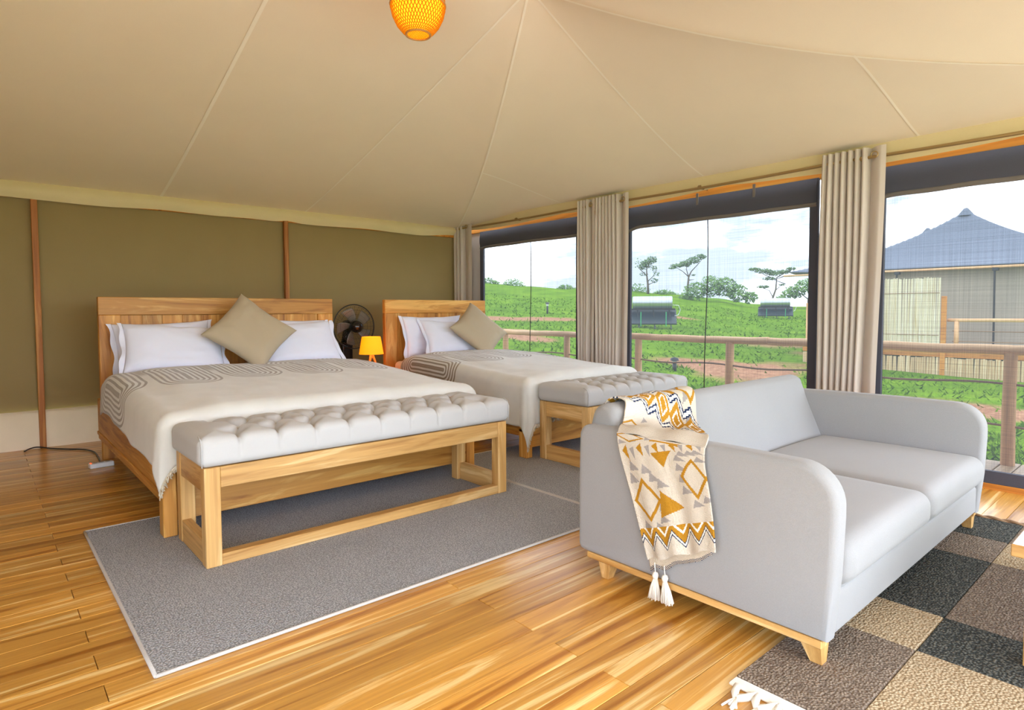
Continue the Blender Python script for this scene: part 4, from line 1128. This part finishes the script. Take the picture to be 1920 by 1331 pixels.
# ---- solar water heaters
def heater(az, r_, w, label, tank_z):
    cx, cy = polar(az, r_); a = math.radians(az); gz = ground_z(cx, cy)
    m = Matrix.Translation((cx, cy, gz)) @ Matrix.Rotation(a - PI / 2, 4, 'Z')   # local x = viewer right, y = away
    root = empty('solar_water_heater', (cx, cy, gz), label, 'water heater', 'solar water heaters on the slope')
    tz = tank_z - gz; R = .26
    build('tank', MB().tube([(-w / 2, 0, tz), (-w / 2 + .03, 0, tz), (w / 2 - .03, 0, tz), (w / 2, 0, tz)], [R * .9, R, R, R * .9], 28).xf(m), 'steel', root, smooth=True, sharp=40)
    # dark collector panel sloping away, seen from behind, with frame
    def pn(u, v): return (lerp(-w / 2 - .12, w / 2 + .16, u), lerp(.25, -.55, v), lerp(tz - R - .08, .12, v))
    p_ = build('collector', MB().quadgrid(pn, 1, 1).xf(m), 'dark_panel', root); p_.modifiers.new('thickness', 'SOLIDIFY').thickness = .06
    for x in (-w * .38, w * .02, w * .42):
        build('leg', MB().tube([(x, .1, tz - R * .8), (x + .08, -.58, -.05)], .022, 6).xf(m), 'black_wire', root)
    build('cradle', MB().bbox(-w / 2 - .1, w / 2 + .12, -.10, .10, tz - R - .05, tz - R + .02, .004).xf(m), 'black_wire', root)
    for x in (-w * .28, w * .34): build('strap', MB().bbox(x - .018, x + .018, -.66, -.62, .05, tz - R - .12, .003).xf(m), 'green_strap', root)
    build('pipe', MB().tube([(w / 2, 0, tz - .1), (w / 2 + .25, 0, tz - .12), (w / 2 + .32, 0, tz - .3), (w / 2 + .25, 0, tz - .5), (w / 2 + .1, -.2, tz - .55)], .014, 6).xf(m), 'white_plastic', root, smooth=True)
heater(35.90, 26.0, 1.60, 'large steel solar water tank on a dark panel by the left of the middle window', 1.43)
heater(25.55, 40.0, 1.65, 'smaller distant steel solar water tank under the wide acacia', 1.55)
def bollard(az, r_, h, label):
    x, y = polar(az, r_); z = ground_z(x, y); root = empty('path_light', (x, y, z), label, 'path light', 'small path lights in the grass')
    build('stem', MB().tube([(x, y, z - .05), (x, y, z + h * .62)], .05, 10), 'black_wire', root, smooth=True)
    build('lens', MB().tube([(x, y, z + h * .62), (x, y, z + h * .8)], .06, 10), 'white_plastic', root, smooth=True)
    build('cap', MB().lathe([(.11, 0), (.09, .06), (0, .09)], (x, y, z + h * .8), 14), 'black_wire', root, smooth=True)
bollard(45.5, 31, .62, 'small dark path light in the grass of the left window')
bollard(33.9, 15.5, .32, 'small path light in the grass just beyond the railing')

# ================================================================== NEIGHBOURING TENT
M['tent_roof'] = fabric('grey_tent_roof', srgb(114, 120, 132), var=.05, scale=60, blotch=.05)
M['tent_wall'] = fabric('grey_tent_wall', srgb(176, 166, 148), var=.05, scale=60)
M['reed'] = wood('pale_reed', srgb(226, 206, 158), srgb(248, 236, 204), srgb(255, 248, 228), 'z', across=14, tone=.1, rough=.8, knots=.2)
M['stick'] = wood('fence_stick', srgb(168, 138, 100), srgb(220, 190, 146), srgb(246, 224, 186), 'z', along=.3, across=14, tone=.1, rough=.85, knots=.4)
def tent(px, py, label, hx=2.2, hy=3.9, zp=3.85, walls=True):
    zb_ = 2.20; root = empty('safari_tent', (px, py, -.1), label, 'tent', 'grey peaked safari tents')
    def rf(u, v):
        x, y = lerp(-1, 1, u), lerp(-1, 1, v); m = max(abs(x), abs(y)); t = 1 - m
        sq = min(abs(x), abs(y)) / m if m > 1e-6 else 0
        g = .52 * t + .48 * t ** 2.6
        return (px + x * hx, py + y * hy, zb_ + (zp - zb_) * g + .06 * sq ** 6 * (1 - t))
    ro = build('roof', MB().quadgrid(rf, 60, 60), 'tent_roof', root, smooth=True)
    ro.modifiers.new('thickness', 'SOLIDIFY').thickness = .02
    build('peak_cap', MB().lathe([(0, .06), (.05, .045), (.10, -.02), (.20, -.16)], (px, py, zp + .01), 16), 'tent_roof', root, smooth=True)
    if walls:
        build('wall', MB().box(px - hx + .35, px + hx - .35, py - hy + .5, py + hy - .5, .10, zb_ - .02), 'tent_wall', root)
        ev = MB()
        ev.tube([(px - hx + .02, py - hy, zb_ - .06), (px - hx + .02, py + hy + .15, zb_ - .06)], .03, 8); build('eave_pole', ev, 'pole', root, smooth=True)
        for yy in (-2.9, -1.1, 1.0, 3.0):
            build('strut', MB().tube([(px - hx + .06, py + yy, .15), (px - hx + .06, py + yy + .02, zb_ - .05)], .022, 8), 'black_wire', root)
            build('bracket', MB().bbox(px - hx, px - hx + .12, py + yy - .06, py + yy + .06, zb_ - .16, zb_ - .04, .005), 'black_wire', root)
        build('window_flap', MB().bbox(px - hx + .33, px - hx + .36, py - 2.9, py - 2.0, .5, 1.9, .005), 'screen_frame' if False else 'hem', root)
        build('guy_rod', MB().tube([(px - hx + .02, py + hy + .10, zb_ - .05), (px - hx + .02, py + hy + .45, zb_ - .16), (px - hx + .02, py + hy + .10, zb_ - .30)], .016, 6), 'black_wire', root)
    return root
tent(20.75, 4.57, 'grey peaked safari tent seen through the right window')
tent(26.3, 6.93, 'far grey tent with only its peak above the neighbouring roof', hx=2.0, hy=2.2, zp=4.02, walls=True)
nd = empty('neighbour_deck', (17.9, 3.5, .0), 'raised wooden deck of the neighbouring tent with orange edge beam', 'deck')
build('platform', MB().box(17.24, 22.6, -1.2, 7.40, -.02, .09), 'deck', nd)
build('edge_beam', MB().bbox(17.18, 17.24, -1.2, 7.42, -.02, .14, .006), 'beam', nd)
sk = MB(); y = -1.15
while y < 7.4:
    r_ = random.uniform(.022, .038); tl_ = random.uniform(-.015, .015); sk.tube([(17.16, y, -.72), (17.155, y + tl_, -.03 + random.uniform(-.02, .01))], [r_, r_ * .85], 6); y += r_ * 1.65
build('stick_skirt', sk, 'stick', nd, kind='stuff')
rs_ = empty('reed_screen', (17.1, 5.6, .15), 'pale upright reed screen on the neighbouring deck', 'screen')
rm = MB(); y = 4.22
while y < 7.05:
    r_ = random.uniform(.010, .018); rm.tube([(17.10 + random.uniform(-.01, .01), y, .16), (17.10, y + random.uniform(-.015, .015), 1.86 + random.uniform(-.02, .02))], r_, 5); y += r_ * 1.9
build('reeds', rm, 'reed', rs_, kind='stuff')
build('post', MB().bbox(17.12, 17.20, 4.10, 4.20, -.6, 1.42, .006), 'beam', rs_)
build('post', MB().bbox(17.12, 17.18, 7.26, 7.32, .14, 1.30, .006), 'pole_z', rs_)
for z_ in (.5, 1.5): build('binding', MB().tube([(17.085, 4.22, z_), (17.085, 7.05, z_)], .008, 5), 'rope', rs_)
nr = empty('neighbour_railing', (17.3, 1.5, .14), 'pale pole railing on the neighbouring deck', 'railing')
build('top_rail', bar((17.28, -1.2, .86), (17.28, 4.1, .86), .042, 21), 'pole', nr, smooth=True)
for yy in (3.92, 2.32, .7, -.8): build('post', MB().tube([(17.28, yy, .10), (17.28, yy, .83)], .05, 10), 'pole_z', nr, smooth=True)
for z_ in (.36, .6): build('rope', MB().tube([(17.28, -1.2, z_), (17.28, 4.0, z_)], .012, 6), 'rope', nr)
